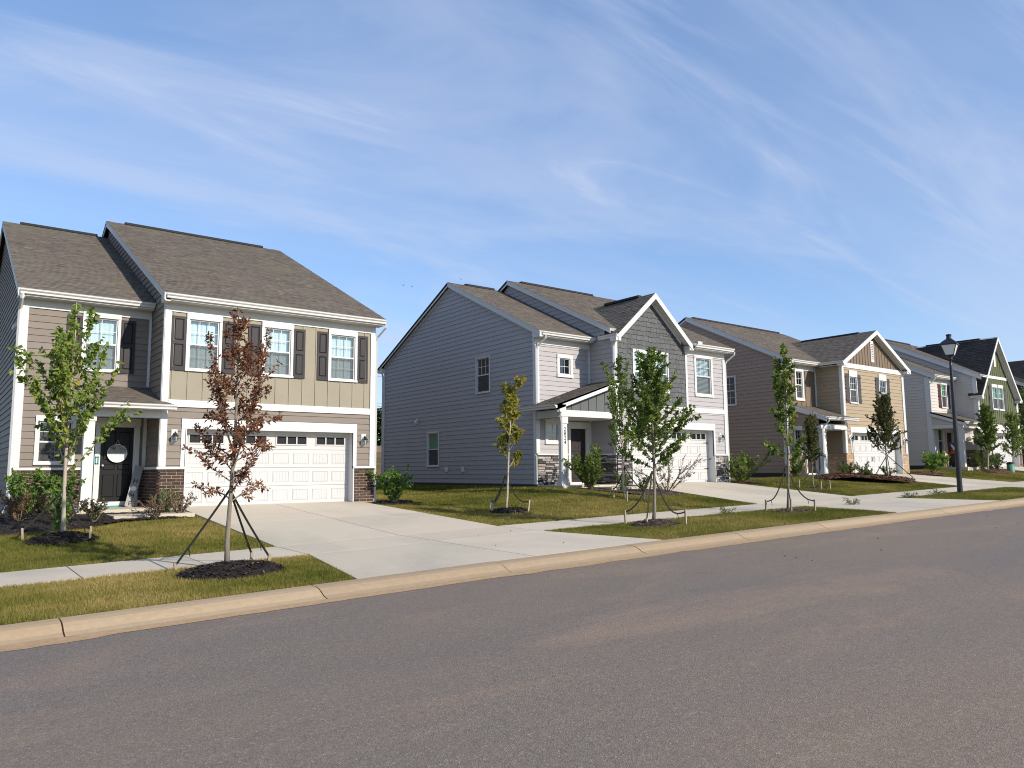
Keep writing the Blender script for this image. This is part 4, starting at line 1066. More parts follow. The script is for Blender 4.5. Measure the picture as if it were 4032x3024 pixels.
trim(H, 'porch_soffit', front(YR), 17.3, XB-.05, .06, 1.3, 3.44, 3.46, soffitm); trim(H, 'eave_return', front(YF-.29), x0, x0+.40, 0, .03, zlo-.26, zlo-.0)
m = MB(); m.box(17.58, 17.80, YF-.02, YF+.20, 1.02, 3.44); m.box(17.555, 17.825, YF-.045, YF+.225, 3.22, 3.46); m.box(17.545, 17.835, YF-.055, YF+.235, 1.02, 1.26); m.build('porch_post', white, H)
downspout(H, [(17.42, YF-.10, 3.72), (17.42, YF-.05, 3.6), (17.50, YF-.04, 3.40), (17.52, YF-.055, 3.25), (17.52, YF-.055, 1.12), (17.44, YF-.2, 1.02)], .042)
for k, ch in enumerate('2824'): text_obj('house_number', ch, .20, inkb, H, (17.69, YF-.024, 3.02-.155*k), (1, 0, 0), (0, 0, 1), .004)
m = MB(); m.box(17.50, XB-.05, YF-.12, YR-.02, .75, 1.05); m.build('porch_floor', conc, H)
fw = structure(thing('front_walk', None, None))
for a, b in ((18.7, 19.8), (19.8, 20.92)): slab(fw, 'concrete_slab', lambda y, a=a: a+g, lambda y, b=b: b-g, YF-1.25, YF-.13, lambda x, y: .985, nx=1, ny=1)

# ------------------------------------------------------------------ house 3 : tan siding, brown gable, tan brick
H = thing('detached_house', 'tan house with brown board-and-batten gable, grey shutters and tan brick base', 'house', (37.5, 20.5, 1.2))
XL, XB, XR, YR, YF, YB = 32.78, 35.6, 41.75, 21.1, 19.7, 32.8
zg, fl, SL = 6.84, 1.25, .49
S1, S2 = slope_dirs(SL); cs = math.sqrt(1+SL*SL)
def zl(y): return zg+.02+SL*(y-(YR-.45))
YPL = 26.85
PL = left(XL); lw = (23.90, 24.90, 4.87, 6.30)
wall(H, PL, gable_poly(YR, YB, YPL, 1.36, zl(YR)-.13, zl(YPL)-.13), [lw], tan_shade, start=1.38)
trim(H, 'foundation', PL, YR, YB, -.02, .015, .7, 1.36, mortarg)
window(H, PL, *lw, head=.06, side=.06, sill=.06, grid=(3, 2), lgrid=(3, 2), inside=None, scr=False)
trim(H, 'corner_board', PL, YR, YR+.12, 0, .055, 1.36, 6.7)
PF = front(YR); uw = (33.80, 34.34, 5.02, 6.36); pw = (33.50, 34.0, 2.35, 3.55); hd = (34.45, 35.32, 1.34, 3.36)
wall(H, PF, [(XL, 4.1), (XB, 4.1), (XB, 6.6), (XL, 6.6)], [uw], tanb, 'batten', spacing=.40, bat_off=.25)
wall(H, PF, [(XL, 1.36), (XB, 1.36), (XB, 4.1), (XL, 4.1)], [pw, (34.33, 35.44, 1.36, 3.42)], tan, start=1.38)
window(H, PF, *uw, head=.18, side=.11, sill=.12, grid=(2, 2), lgrid=(2, 2), inside=None, hung=.5); window(H, PF, *pw, head=.18, side=.1, sill=.1, grid=(2, 2), lgrid=(2, 2), inside=None)
entry_door(H, PF, *hd, doord)
brick_wall(H, PF, XL+.0, 34.28, 1.1, 2.28, brickt, mortar, rowlock=False)
trim(H, 'corner_board', PF, XL-.04, XL+.14, 0, .055, 2.3, 6.4); trim(H, 'corner_board', PF, XB-.12, XB-.03, 0, .052, 2.3, 6.5)
PBL = left(XB); PG = front(YF)
wall(H, PBL, [(YF, 1.36), (YR, 1.36), (YR, 6.75), (YF, 6.75)], [], tan, start=1.38)
brick_wall(H, PBL, YF-.06, YR-.06, 1.1, 2.28, brickt, mortar, rowlock=True)
trim(H, 'corner_board', PBL, YF-.033, YF+.11, 0, .052, 2.3, 6.7)
a_, b_ = (36.27, 36.93, 4.82, 6.12), (39.22, 39.90, 4.82, 6.12)
wall(H, PG, [(XB, 1.25), (XR, 1.25), (XR, 6.55), (XB, 6.55)], [a_, b_, (36.07, 41.23, 1.25, 3.60)], tan, start=1.38)
for q in (a_, b_):
    window(H, PG, *q, head=.32, side=.055, sill=.05, grid=(3, 2), lgrid=(3, 2), inside=None)
    shutter(H, PG, q[0]-.40, q[0]-.065, 4.80, 6.24, shutg, 'board'); shutter(H, PG, q[1]+.065, q[1]+.40, 4.80, 6.24, shutg, 'board')
trim(H, 'corner_board', PG, XB-.036, XB+.12, 0, .055, 2.3, 6.55); trim(H, 'corner_board', PG, XR-.12, XR+.036, 0, .055, 2.3, 6.55)
trim(H, 'band_board', PG, XB-.05, XR+.05, 0, .05, 6.55, 6.79)
GXc = 38.67; gp = .545; HWt = 3.42; zpk = 6.78+gp*HWt
poly = [(XB, 6.79), (XR, 6.79), (GXc, 6.79+gp*(XR-GXc)-.02)]
wall(H, PG, poly, [(38.53, 38.81, 7.15, 8.0)], tanb, 'batten', spacing=.29, bat_off=.06)
gv_ = MB(); gv_.fbox(PG, 38.52, 38.82, .0, .05, 7.98, 8.14); gv_.fbox(PG, 38.52, 38.82, .0, .05, 7.02, 7.16); gv_.fbox(PG, 38.52, 38.57, 0, .05, 7.16, 7.98); gv_.fbox(PG, 38.77, 38.82, 0, .05, 7.16, 7.98); gvo = gv_.build('gable_vent', white, H)
for k in range(9):
    z = 7.17+.09*k; mb = MB(); mb.hexa([PG(38.57, .0, z+.03), PG(38.77, .0, z+.03), PG(38.77, .04, z), PG(38.57, .04, z), PG(38.57, .0, z+.075), PG(38.77, .0, z+.075), PG(38.77, .04, z+.045), PG(38.57, .04, z+.045)]); mb.build('louvre', white, gvo)
for s in (-1, 1):
    xe = GXc+s*HWt; Sd = Vector((-s, 0, gp)).normalized(); Lg = HWt*math.sqrt(1+gp*gp)
    dl = 1.25; dr_ = 5.2
    roof(H, (xe, YF-.33, 6.80), (0, 1, 0), Sd, [(0, 0), (dl+.1, 0), (dr_, Lg), (0, Lg)], shing, name='gable_roof', thick=.09)
    rake(H, 'rake_board', front(YF-.30), (xe, 6.80), (GXc, 6.80+gp*HWt), .035, .06, .22); rake(H, 'rake_board', PG, (xe-s*.34, 6.80+gp*.34-.10), (GXc, zpk-.08), .035, .055, .13)
    trim(H, 'eave_return', PG, xe-.02 if s < 0 else xe-.36, xe+.36 if s < 0 else xe+.02, .0, .335, 6.60, 6.76)
ridge_vent(H, (GXc, YF+.6, zpk), (GXc, 23.6, zpk))
gutter(H, left(GXc-HWt), YF-.36, YR-.45, 6.81, .0); trim(H, 'soffit', left(XB), YF-.3, YR-.4, .0, .34, 6.62, 6.64, soffitm)
brick_wall(H, PG, XB-.06, 36.19, 1.15, 2.28, brickt, mortar); brick_wall(H, PG, 41.12, XR+.06, 1.15, 2.28, brickt, mortar)
garage(H, PG, 36.2, 41.1, fl, 3.33, hinges=True, grooves=False)
wall_lantern(H, PG, 35.98, 3.02); wall_lantern(H, PG, 41.5, 3.02)
eave(H, PF, XL+.05, XB-.2, zg, frieze=(XL-.03, XB-.03))
LB = (YPL-YR+.45)*cs
roof(H, (XL-.17, YR-.45, zg+.02), (1, 0, 0), S1, [(0, 0), (XR-XL+.36, 0), (XR-XL+.36, LB), (0, LB)])
m = MB(); m.prism([(XL-.17, YB+.45, 6.84), (XR+.19, YB+.45, 6.84), (XR+.19, YPL, zl(YPL)), (XL-.17, YPL, zl(YPL))], (0, 0, -.12)); m.build('roof', shingd, H)
rake(H, 'rake_board', PL, (YR-.47, zl(YR-.47)-.01), (YPL, zl(YPL)-.01), .14, .165, .21); rake(H, 'rake_board', PL, (YPL, zl(YPL)-.01), (YB+.47, 6.84), .14, .165, .21)
rake(H, 'rake_board', PL, (YR, zl(YR)-.15), (YPL, zl(YPL)-.15), .0, .035, .14); rake(H, 'rake_board', PL, (YPL, zl(YPL)-.15), (YB, 6.9), .0, .035, .14)
trim(H, 'eave_return', PL, YR-.42, YR, 0, .14, zg-.20, zg+.02)
ridge_vent(H, (XL+.4, YPL, zl(YPL)), (XR-.4, YPL, zl(YPL)))
wall(H, right(XR), gable_poly(YF, YB, YPL, 1.3, 6.7, zl(YPL)-.13), [], tan, boards=False); wall(H, front(YB), [(XL, 1.3), (XR, 1.3), (XR, 6.8), (XL, 6.8)], [], tan, boards=False)
downspout(H, [(XR+.12, YF-.1, 6.7), (XR+.09, YF-.02, 6.5), (XR+.075, YF-.03, 6.4), (XR+.075, YF-.03, 1.3)], .04)
downspout(H, [(XL+.12, YR-.46, zg-.10), (XL+.1, YR-.42, zg-.24), (XL-.02, YR-.1, zg-.5), (XL-.02, YR-.07, zg-.62), (XL-.02, YR-.07, 1.3)], .04)
# porch: shed roof falling to the street
PX0, PX1 = 33.3, 36.0; y0 = 19.25; zlo, zhi = 3.99, 4.66
sd = Vector((0, YR-y0, zhi-zlo)); Ls = sd.length
roof(H, (PX0, y0, zlo), (1, 0, 0), sd.normalized(), [(0, 0), (PX1-PX0, 0), (XB-PX0, .5), (XB-PX0, Ls), (0, Ls)], name='porch_roof', thick=.08)
gutter(H, front(y0), PX0-.0, PX1+.03, zlo-.005, .0); trim(H, 'fascia', front(y0+.03), PX0+.03, PX1, 0, .028, zlo-.17, zlo-.03)
rake(H, 'rake_board', left(PX0), (y0+.02, zlo-.01), (YR-.03, zhi-.01), .0, .03, .22)
wall(H, left(PX0+.12), [(19.75, 3.62), (YR-.05, 3.62), (YR-.05, 4.45), (19.75, 3.98)], [], tan_shade, start=3.62)
trim(H, 'porch_beam', left(PX0+.10), 19.62, YR-.05, -.2, .04, 3.42, 3.62); trim(H, 'porch_beam', front(19.62), PX0+.31, XB-.04, -.2, .03, 3.42, 3.68); trim(H, 'porch_soffit', front(YR), PX0+.3, XB-.05, .05, 1.8, 3.40, 3.418, soffitm)
m = MB(); m.box(PX0+.18, PX0+.42, 19.58, 19.82, 1.28, 3.42); m.box(PX0+.15, PX0+.45, 19.55, 19.85, 1.28, 1.52); m.box(PX0+.155, PX0+.445, 19.555, 19.845, 3.27, 3.419); m.build('porch_post', white, H)
downspout(H, [(PX0+.12, y0-.06, 3.85), (PX0+.10, y0-.0, 3.75), (PX0+.10, 19.5, 3.55), (PX0+.10, 19.56, 3.42), (PX0+.10, 19.56, 1.3)], .04)
m = MB(); m.box(PX0-.1, XB-.06, 19.45, YR-.02, .95, 1.27); m.build('porch_floor', conc, H)

# ------------------------------------------------------------------ house 4 : cream siding, steep green gable
H = thing('detached_house', 'cream house with steep green board-and-batten gable behind the street lamp', 'house', (52, 20, 1.5))
XL, XB, XR, YR, YF, YB = 47.3, 50.3, 56.25, 20.75, 19.3, 31.5
zg, fl, SL = 7.05, 1.57, .49
S1, S2 = slope_dirs(SL); cs = math.sqrt(1+SL*SL)
def zl(y): return zg+.02+SL*(y-(YR-.45))
def zb_(y): return zg+.08+SL*(y-(YF-.35))
YPL, YPB = 26.1, 25.4
PL = left(XL)
wall(H, PL, [(19.05, 4.06), (YR, 4.80), (YR, 4.06)], [], cream, start=1.70)
wall(H, PL, gable_poly(YR, YB, YPL, 1.68, zl(YR)-.13, zl(YPL)-.13), [], cream, start=1.70)
trim(H, 'foundation', PL, YR, YB, -.02, .015, 1.1, 1.68, mortarg)
trim(H, 'corner_board', PL, YR-.03, YR+.22, 0, .055, 1.68, 6.95)
PF = front(YR); uw = (48.86, 49.52, 5.20, 6.60); pw = (48.0, 48.62, 2.35, 3.95); hd = (49.15, 50.02, 1.66, 3.70)
wall(H, PF, [(XL, 1.68), (XB, 1.68), (XB, 6.85), (XL, 6.85)], [uw, pw, (49.03, 50.14, 1.68, 3.78)], cream, start=1.70)
window(H, PF, *uw, head=.22, side=.08, sill=.06, grid=(2, 2), inside='green'); window(H, PF, *pw, head=.18, side=.1, sill=.1, grid=None, inside=None)
shutter(H, PF, 48.42, 48.77, 5.15, 6.60, shutm, 'board'); shutter(H, PF, 49.61, 49.95, 5.15, 6.60, shutm, 'board')
entry_door(H, PF, *hd, doorr)
brick_wall(H, PF, XL+.1, 49.0, 1.6, 2.3, brickr, mortar, rowlock=False)
trim(H, 'corner_board', PF, XL-.04, XL+.12, 0, .055, 1.68, 6.65); trim(H, 'corner_board', PF, XB-.12, XB-.03, 0, .052, 2.6, 6.65)
PBL = left(XB); PG = front(YF)
wall(H, PBL, [(YF, 1.68), (YR, 1.68), (YR, 7.0), (YF, 7.0)], [], cream, start=1.70)
wall(H, PBL, [(YF, 7.0002), (20.5, 7.0002), (26.0, 9.75), (25.4, zb_(25.4)-.14), (YF, zb_(YF)-.13)], [], cream, start=1.70)
brick_wall(H, PBL, YF-.06, YR-.06, 1.5, 2.6, brickr, mortar, rowlock=False)
trim(H, 'corner_board', PBL, YF-.033, YF+.2, 0, .052, 2.6, 7.0)
GXc = 53.2; gp = 1.262; gz0 = 5.86; HWt = 3.06; zpk = gz0+gp*HWt
gw = (52.50, 54.12, 5.17, 6.52)
poly = [(XB, 4.2), (XR, 4.2), (XR, 5.85), (GXc, zpk-.15), (XB, 5.85)]
wall(H, PG, poly, [gw], green, 'batten', spacing=.30, bat_off=.12)
wall(H, PG, [(XB, 1.57), (XR, 1.57), (XR, 4.2), (XB, 4.2)], [(50.79, 55.91, 1.57, 3.95)], cream, start=1.70)
window(H, PG, gw[0], 53.28, gw[2], gw[3], head=.20, side=.08, sill=.08, grid=(2, 2), inside='green'); window(H, PG, 53.34, gw[1], gw[2], gw[3], head=.20, side=.05, sill=.08, grid=(2, 2), inside='green')
shutter(H, PG, 52.02, 52.40, 5.1, 6.6, shutg, 'board'); shutter(H, PG, 54.22, 54.60, 5.1, 6.6, shutg, 'board')
trim(H, 'gable_trim', PG, GXc-1.75, GXc+1.75, 0, .045, 7.06, 7.24); trim(H, 'gable_vent', PG, 53.08, 53.36, 0, .05, 7.85, 8.72)
trim(H, 'corner_board', PG, XB-.036, XB+.12, 0, .055, 1.6, 5.8); trim(H, 'corner_board', PG, XR-.12, XR+.036, 0, .055, 1.6, 5.8)
for s in (-1, 1):
    xe = GXc+s*HWt; Sd = Vector((-s, 0, gp)).normalized(); Lg = HWt*math.sqrt(1+gp*gp)
    roof(H, (xe, YF-.33, gz0), (0, 1, 0), Sd, [(0, 0), (.75, 0), (1.3, 1.5), (5.6, Lg), (0, Lg)], shingd, name='gable_roof', thick=.09)
    rake(H, 'rake_board', front(YF-.30), (xe, gz0), (GXc, zpk), .035, .06, .24)
    rake(H, 'rake_board', PG, (xe-s*.16, gz0+.08), (GXc, zpk-.12), .035, .055, .17)
    trim(H, 'eave_return', PG, xe-.05 if s < 0 else xe-.3, xe+.3 if s < 0 else xe+.05, 0, .335, gz0-.2, gz0-.04)
    gutter(H, (left if s < 0 else right)(xe), YF-.36, YF+.3, gz0+.0, .0)
ridge_vent(H, (GXc, YF+.7, zpk), (GXc, 23.3, zpk))
garage(H, PG, 50.92, 55.78, fl, 3.68, hinges=False, grooves=False)
brick_wall(H, PG, XB-.06, 50.90, 1.5, 2.6, brickr, mortar); brick_wall(H, PG, 55.80, XR+.06, 1.5, 2.6, brickr, mortar)
eave(H, PF, XL+.05, XB-.05, zg, frieze=(XL-.03, XB-.03)); gutter(H, PG, XB-.12, XB+.5, zg+.05, .36)
roof(H, (XL-.17, YR-.45, zg+.02), (1, 0, 0), S1, [(0, 0), (XB-XL+.17, 0), (XB-XL+.17, (YPL-YR+.45)*cs), (0, (YPL-YR+.45)*cs)])
LB = (YPB-YF+.35)*cs
roof(H, (XB-.17, YF-.35, zg+.08), (1, 0, 0), S1, [(0, 0), (.5, 0), (2.2, 3.2), (XR-XB+.36, 3.2), (XR-XB+.36, LB), (0, LB)])
for (x0, x1, yp, zz) in ((XL-.17, XB, YPL, zl(YPL)), (XB-.17, XR+.19, YPB, zb_(YPB))):
    m = MB(); m.prism([(x0, YB+.45, 7.0), (x1, YB+.45, 7.0), (x1, yp, zz), (x0, yp, zz)], (0, 0, -.12)); m.build('roof', shingd, H)
rake(H, 'rake_board', PL, (YR-.47, zl(YR-.47)-.01), (YPL, zl(YPL)-.01), .14, .165, .3); rake(H, 'rake_board', PL, (YPL, zl(YPL)-.01), (YB+.4, 7.0), .14, .165, .3)
rake(H, 'rake_board', left(XB), (YF-.35, zb_(YF-.35)-.01), (YPB, zb_(YPB)-.01), .14, .165, .3); rake(H, 'rake_board', left(XB), (YPB, zb_(YPB)-.01), (26.6, zb_(YPB)-.5), .14, .165, .3)
ridge_vent(H, (XL+.5, YPL, zl(YPL)), (XB-.4, YPL, zl(YPL))); ridge_vent(H, (XB+.5, YPB, zb_(YPB)), (XR-1, YPB, zb_(YPB)))
wall(H, right(XR), gable_poly(YF, YB, YPB, 1.6, 7.0, zb_(YPB)-.13), [], cream, boards=False); wall(H, front(YB), [(XL, 1.6), (XR, 1.6), (XR, 7.0), (XL, 7.0)], [], cream, boards=False)
downspout(H, [(XL+.1, YR-.46, zg-.1), (XL, YR-.1, zg-.5), (XL-.02, YR-.08, zg-.62), (XL-.02, YR-.08, 4.7)], .04); downspout(H, [(XR+.08, YF-.05, 5.7), (XR+.075, YF-.04, 1.7)], .04)
y0 = 18.85; zlo, zhi = 4.20, 4.86; sd = Vector((0, YR-y0, zhi-zlo)); Ls = sd.length
roof(H, (XL-.12, y0, zlo), (1, 0, 0), sd.normalized(), [(0, 0), (XB+.2-XL, 0), (XB+.12-XL, .5), (XB+.12-XL, Ls), (0, Ls)], name='porch_roof', thick=.08)
rake(H, 'rake_board', PL, (y0, zlo), (YR-.02, zhi), .09, .12, .26); gutter(H, front(y0), XL-.1, XB+.15, zlo-.01, 0)
trim(H, 'porch_beam', left(XL), 19.0, YR-.05, -.15, .03, 3.84, 4.05); trim(H, 'porch_beam', front(19.05), XL+.16, XB-.04, -.12, .03, 3.84, 4.1); trim(H, 'porch_soffit', front(YR), XL+.1, XB-.05, .05, 1.8, 3.82, 3.838, soffitm)
m = MB(); m.box(XL+.0, XL+.24, 19.05, 19.29, 1.55, 3.84); m.build('porch_post', white, H)
m = MB(); m.box(XL-.05, XB-.08, 18.9, YR-.02, 1.2, 1.58); m.build('porch_floor', conc, H)
m = MB(); m.prism([PL(YR+2.2, .03, 2.0), PL(YR+2.2, .03, 2.15), PL(YR+2.2, .12, 2.15), PL(YR+2.2, .12, 2.0)], (0, .5, 0)); m.tube([PL(YR+1.8, .06, 2.75), PL(YR+1.8, .06, 2.3), PL(YR+2.6, .06, 2.3), PL(YR+2.6, .06, 1.7)], .03, 5); m.build('meter_pipe', bronze, H)

# ------------------------------------------------------------------ house 5 : charcoal, at the right edge
H = thing('detached_house', 'charcoal house with dark roof at the far right edge', 'house', (67, 20, 1.8))
XL, XB, XR, YR, YF, YB = 62.5, 65.5, 71.5, 20.6, 19.2, 31.5
zg = 7.2; SL = .49; S1, S2 = slope_dirs(SL); cs = math.sqrt(1+SL*SL); YPL = 26
def zl(y): return zg+.02+SL*(y-(YR-.45))
wall(H, left(XL), gable_poly(YR, YB, YPL, 1.7, zl(YR)-.13, zl(YPL)-.13), [], charc, start=1.9)
wall(H, front(YR), [(XL, 1.7), (XB, 1.7), (XB, 7.0), (XL, 7.0)], [(63.3, 64.1, 5.2, 6.6)], charc, start=1.9); window(H, front(YR), 63.3, 64.1, 5.2, 6.6)
wall(H, left(XB), [(YF, 1.7), (YR, 1.7), (YR, 7.0), (YF, 7.0)], [], charc, start=1.9)
GXc = 68.5; gp = .9; HWt = 3.35; zpk = 6.9+gp*HWt
wall(H, front(YF), [(XB, 1.8), (XR, 1.8), (XR, 6.9), (GXc, 6.9+gp*3), (XB, 6.9)], [(66.0, 71.0, 1.8, 4.1)], charc, start=1.9)
garage(H, front(YF), 66.06, 70.94, 1.8, 3.93)
for s in (-1, 1):
    xe = GXc+s*HWt; Sd = Vector((-s, 0, gp)).normalized(); Lg = HWt*math.sqrt(1+gp*gp)
    roof(H, (xe, YF-.33, 6.92), (0, 1, 0), Sd, [(0, 0), (1.2, 0), (6.5, Lg), (0, Lg)], shingd, name='gable_roof', thick=.09); rake(H, 'rake_board', front(YF-.3), (xe, 6.92), (GXc, zpk), .035, .06, .24)
LB = (YPL-YR+.45)*cs
roof(H, (XL-.17, YR-.45, zg+.02), (1, 0, 0), S1, [(0, 0), (XR-XL+.36, 0), (XR-XL+.36, LB), (0, LB)], shingd)
m = MB(); m.prism([(XL-.17, YB+.45, 7.1), (XR+.19, YB+.45, 7.1), (XR+.19, YPL, zl(YPL)), (XL-.17, YPL, zl(YPL))], (0, 0, -.12)); m.build('roof', shingd, H)
rake(H, 'rake_board', left(XL), (YR-.47, zl(YR-.47)), (YPL, zl(YPL)), .14, .165, .25); eave(H, front(YR), XL, XB, zg)
wall(H, right(XR), gable_poly(YF, YB, YPL, 1.7, 7.0, zl(YPL)-.13), [], charc, boards=False); wall(H, front(YB), [(XL, 1.7), (XR, 1.7), (XR, 7), (XL, 7)], [], charc, boards=False)
# ------------------------------------------------------------------ vegetation
def leaf_tone(stops, trans=.32): return stops
leaf_a = mat('leaf_maple_green', (.1, .15, .02), .6, tone=[(0, (0.0473, 0.0837, 0.0162)), (0.45, (0.1418, 0.2228, 0.0378)), (0.8, (0.27, 0.3172, 0.0513)), (0.93, (0.405, 0.3172, 0.0607)), (1, (0.2295, 0.1148, 0.0473))], trans=.38, spec=.25)
leaf_b = mat('leaf_brown', (.1, .05, .03), .75, tone=[(0, (0.046, 0.0218, 0.0149)), (0.5, (0.1667, 0.0713, 0.0414)), (0.85, (0.2875, 0.1265, 0.0598)), (1, (0.414, 0.2185, 0.1035))], trans=.25, spec=.15)
leaf_c = mat('leaf_yellow_green', (.2, .2, .02), .6, tone=[(0, (0.069, 0.0862, 0.0115)), (0.4, (0.1725, 0.184, 0.0207)), (0.75, (0.299, 0.2645, 0.0322)), (0.92, (0.3795, 0.23, 0.0575)), (1, (0.391, 0.1495, 0.069))], trans=.42, spec=.25)
leaf_d = mat('leaf_green', (.1, .15, .02), .6, tone=[(0, (0.042, 0.0728, 0.014)), (0.5, (0.119, 0.182, 0.0336)), (0.9, (0.231, 0.287, 0.0588)), (1, (0.392, 0.35, 0.084))], trans=.35, spec=.25)
leaf_h = mat('leaf_dark_red_green', (.1, .1, .02), .65, tone=[(0, (0.0275, 0.04, 0.0125)), (0.5, (0.0813, 0.1, 0.0275)), (0.85, (0.175, 0.125, 0.0525)), (1, (0.275, 0.1375, 0.075))], trans=.3, spec=.2)
leaf_s = mat('leaf_bright_shrub', (.1, .2, .02), .45, tone=[(0, (0.033, 0.077, 0.0132)), (0.5, (0.099, 0.198, 0.0242)), (1, (0.22, 0.341, 0.0495))], trans=.35, spec=.35)
leaf_n = mat('leaf_nandina', (.1, .08, .03), .6, tone=[(0, (0.0364, 0.0442, 0.0156)), (0.45, (0.0936, 0.091, 0.0312)), (0.75, (0.169, 0.0845, 0.0416)), (1, (0.26, 0.078, 0.052))], trans=.3, spec=.2)
leaf_f = mat('leaf_far', (.05, .08, .02), .8, tone=[(0, (.012, .022, .007)), (.6, (.035, .055, .014)), (1, (.075, .095, .026))], trans=.2, spec=.1)
RT2 = Vector((math.sin(YAW), -math.cos(YAW), 0)); FW2 = Vector((math.cos(YAW), math.sin(YAW), 0))

def add_leaf(m, p, d, size, ratio, r, tone):
    """one folded, pointed leaf growing from p along d"""
    d = Vector(d)
    if d.length < 1e-4: d = Vector((0, 0, -1))
    d.normalize(); ax = Vector((r.gauss(0, 1), r.gauss(0, 1), r.gauss(0, 1))); s = d.cross(ax)
    if s.length < 1e-3: s = d.orthogonal()
    s.normalize(); n = d.cross(s); w_ = size*ratio*.5; q = p+d*(size*.45)
    b = len(m.v); m.v += [tuple(p), tuple(q+s*w_+n*(w_*.5)), tuple(p+d*size-n*(size*.12)), tuple(q-s*w_+n*(w_*.5))]
    m.f += [(b, b+1, b+2), (b, b+2, b+3)]; m.mi += [0, 0]; m.t += [tone, tone]

def branchline(p, d, L_, r, curve_up=.25, wob=.08, n=5):
    pts = [Vector(p)]; d = Vector(d).normalized()
    for i in range(n):
        d = (d+Vector((0, 0, curve_up/n))+Vector((r.gauss(0, wob), r.gauss(0, wob), r.gauss(0, wob)))).normalized()
        pts.append(pts[-1]+d*(L_/n))
    return pts
def along(pts, t):
    f = t*(len(pts)-1); i = min(int(f), len(pts)-2); return pts[i].lerp(pts[i+1], f-i), (pts[i+1]-pts[i]).normalized()

def tree(label, base, Ht, lean, tr, nb, h0, h1, ang, prof, leafm, bark, nl, lsize, ratio=.6, seed=1, curve=.25, twigs=3, twl=.35, tone=(.5, .2), droop=.35, group=None, topsparse=0., bare=.12, wob=.08, clump=1, leaders=1):
    r = random.Random(seed); base = Vector(base)
    T = thing('tree', label, 'tree', base, group)
    tk = MB(); top = base+RT2*lean+Vector((0, 0, Ht)); n = 9; trunk = []
    for i in range(n+1):
        t = i/n; trunk.append(base.lerp(top, t)+RT2*(math.sin(t*5+seed)*.03*Ht/4)+FW2*(math.sin(t*4+seed*2)*.03*Ht/4)*t)
    trunk[0] = base-Vector((0, 0, .05))
    tk.tube(trunk, [tr*(1.25 if i == 0 else 1)*(1-.86*i/n) for i in range(n+1)], 8)
    twg = []
    for l in range(leaders-1):
        h = r.uniform(h0, h0+.3*(h1-h0)); p, d = along(trunk, h); a = 2*math.pi*l/max(1, leaders-1)+r.random()
        L_ = (Ht-h*Ht)*r.uniform(.75, .98); bl = branchline(p, Vector((math.cos(a)*.42, math.sin(a)*.42, 1)), L_, r, .5, .05, 6)
        tk.tube(bl, [tr*.42*(1-.85*i/6) for i in range(7)], 5); twg.append((bl, 1.4))
        for k in range(4):
            q, dd = along(bl, r.uniform(.25, .8)); s = branchline(q, dd+Vector((r.gauss(0, .6), r.gauss(0, .6), .1)), L_*r.uniform(.2, .38), r, .4, .08, 3)
            tk.tube(s, [tr*.16, tr*.12, tr*.08, tr*.03], 4); twg.append((s, .8))
    for k in range(nb):
        t = h0+(h1-h0)*((k+.5+r.uniform(-.3, .3))/nb); t = min(.99, max(.02, t)); p, d = along(trunk, t)
        az = k*2.39996+r.uniform(-.4, .4); an = R(ang(t)+r.uniform(-8, 8)); L_ = prof(t)*r.uniform(.72, 1.12)
        dr = Vector((math.cos(az)*math.sin(an), math.sin(az)*math.sin(an), math.cos(an)))
        bl = branchline(p, dr, L_, r, curve, wob); rr = max(.005, tr*(1-.86*t)*.45)
        tk.tube(bl, [rr*(1-.85*i/5) for i in range(6)], 5); twg.append((bl, 1.))
        for j in range(twigs):
            q, dd = along(bl, r.uniform(.25, .95)); s = branchline(q, dd+Vector((r.gauss(0, .7), r.gauss(0, .7), r.gauss(0, .4))), L_*twl*r.uniform(.5, 1.2), r, curve*.8, wob, 3)
            tk.tube(s, [rr*.35, rr*.25, rr*.18, rr*.08], 4); twg.append((s, .8))
    ts = trunk[5:]; twg.append((ts, .7))
    tk.build('trunk', bark, T, True)
    W_ = []
    for pts, wgt in twg: W_.append(wgt*sum((b-a).length for a, b in zip(pts, pts[1:])))
    cr = MB(); tot = sum(W_)
    for (pts, _), w_ in zip(twg, W_):
        cnt = nl*w_/tot; cnt = int(cnt)+(1 if r.random() < cnt-int(cnt) else 0)
        ct = min(1, max(0, r.gauss(tone[0], tone[1]*.5)))
        i = 0
        while i < cnt:
            t = bare+(1-bare)*r.random()**.8; p, d = along(pts, t)
            for c in range(clump):
                i += 1
                o = Vector((r.gauss(0, 1), r.gauss(0, 1), r.gauss(0, 1))); o.normalize()
                dd = d*.35+o*.8+Vector((0, 0, -droop)); pp = p+o*(lsize*.3*(c > 0))
                sz = lsize*r.uniform(.6, 1.2)
                add_leaf(cr, pp, dd, sz, ratio*r.uniform(.8, 1.2), r, min(1, max(.01, ct+r.gauss(0, tone[1]))))
    c = cr.build('crown', leafm, T); c['kind'] = 'stuff'
    return T

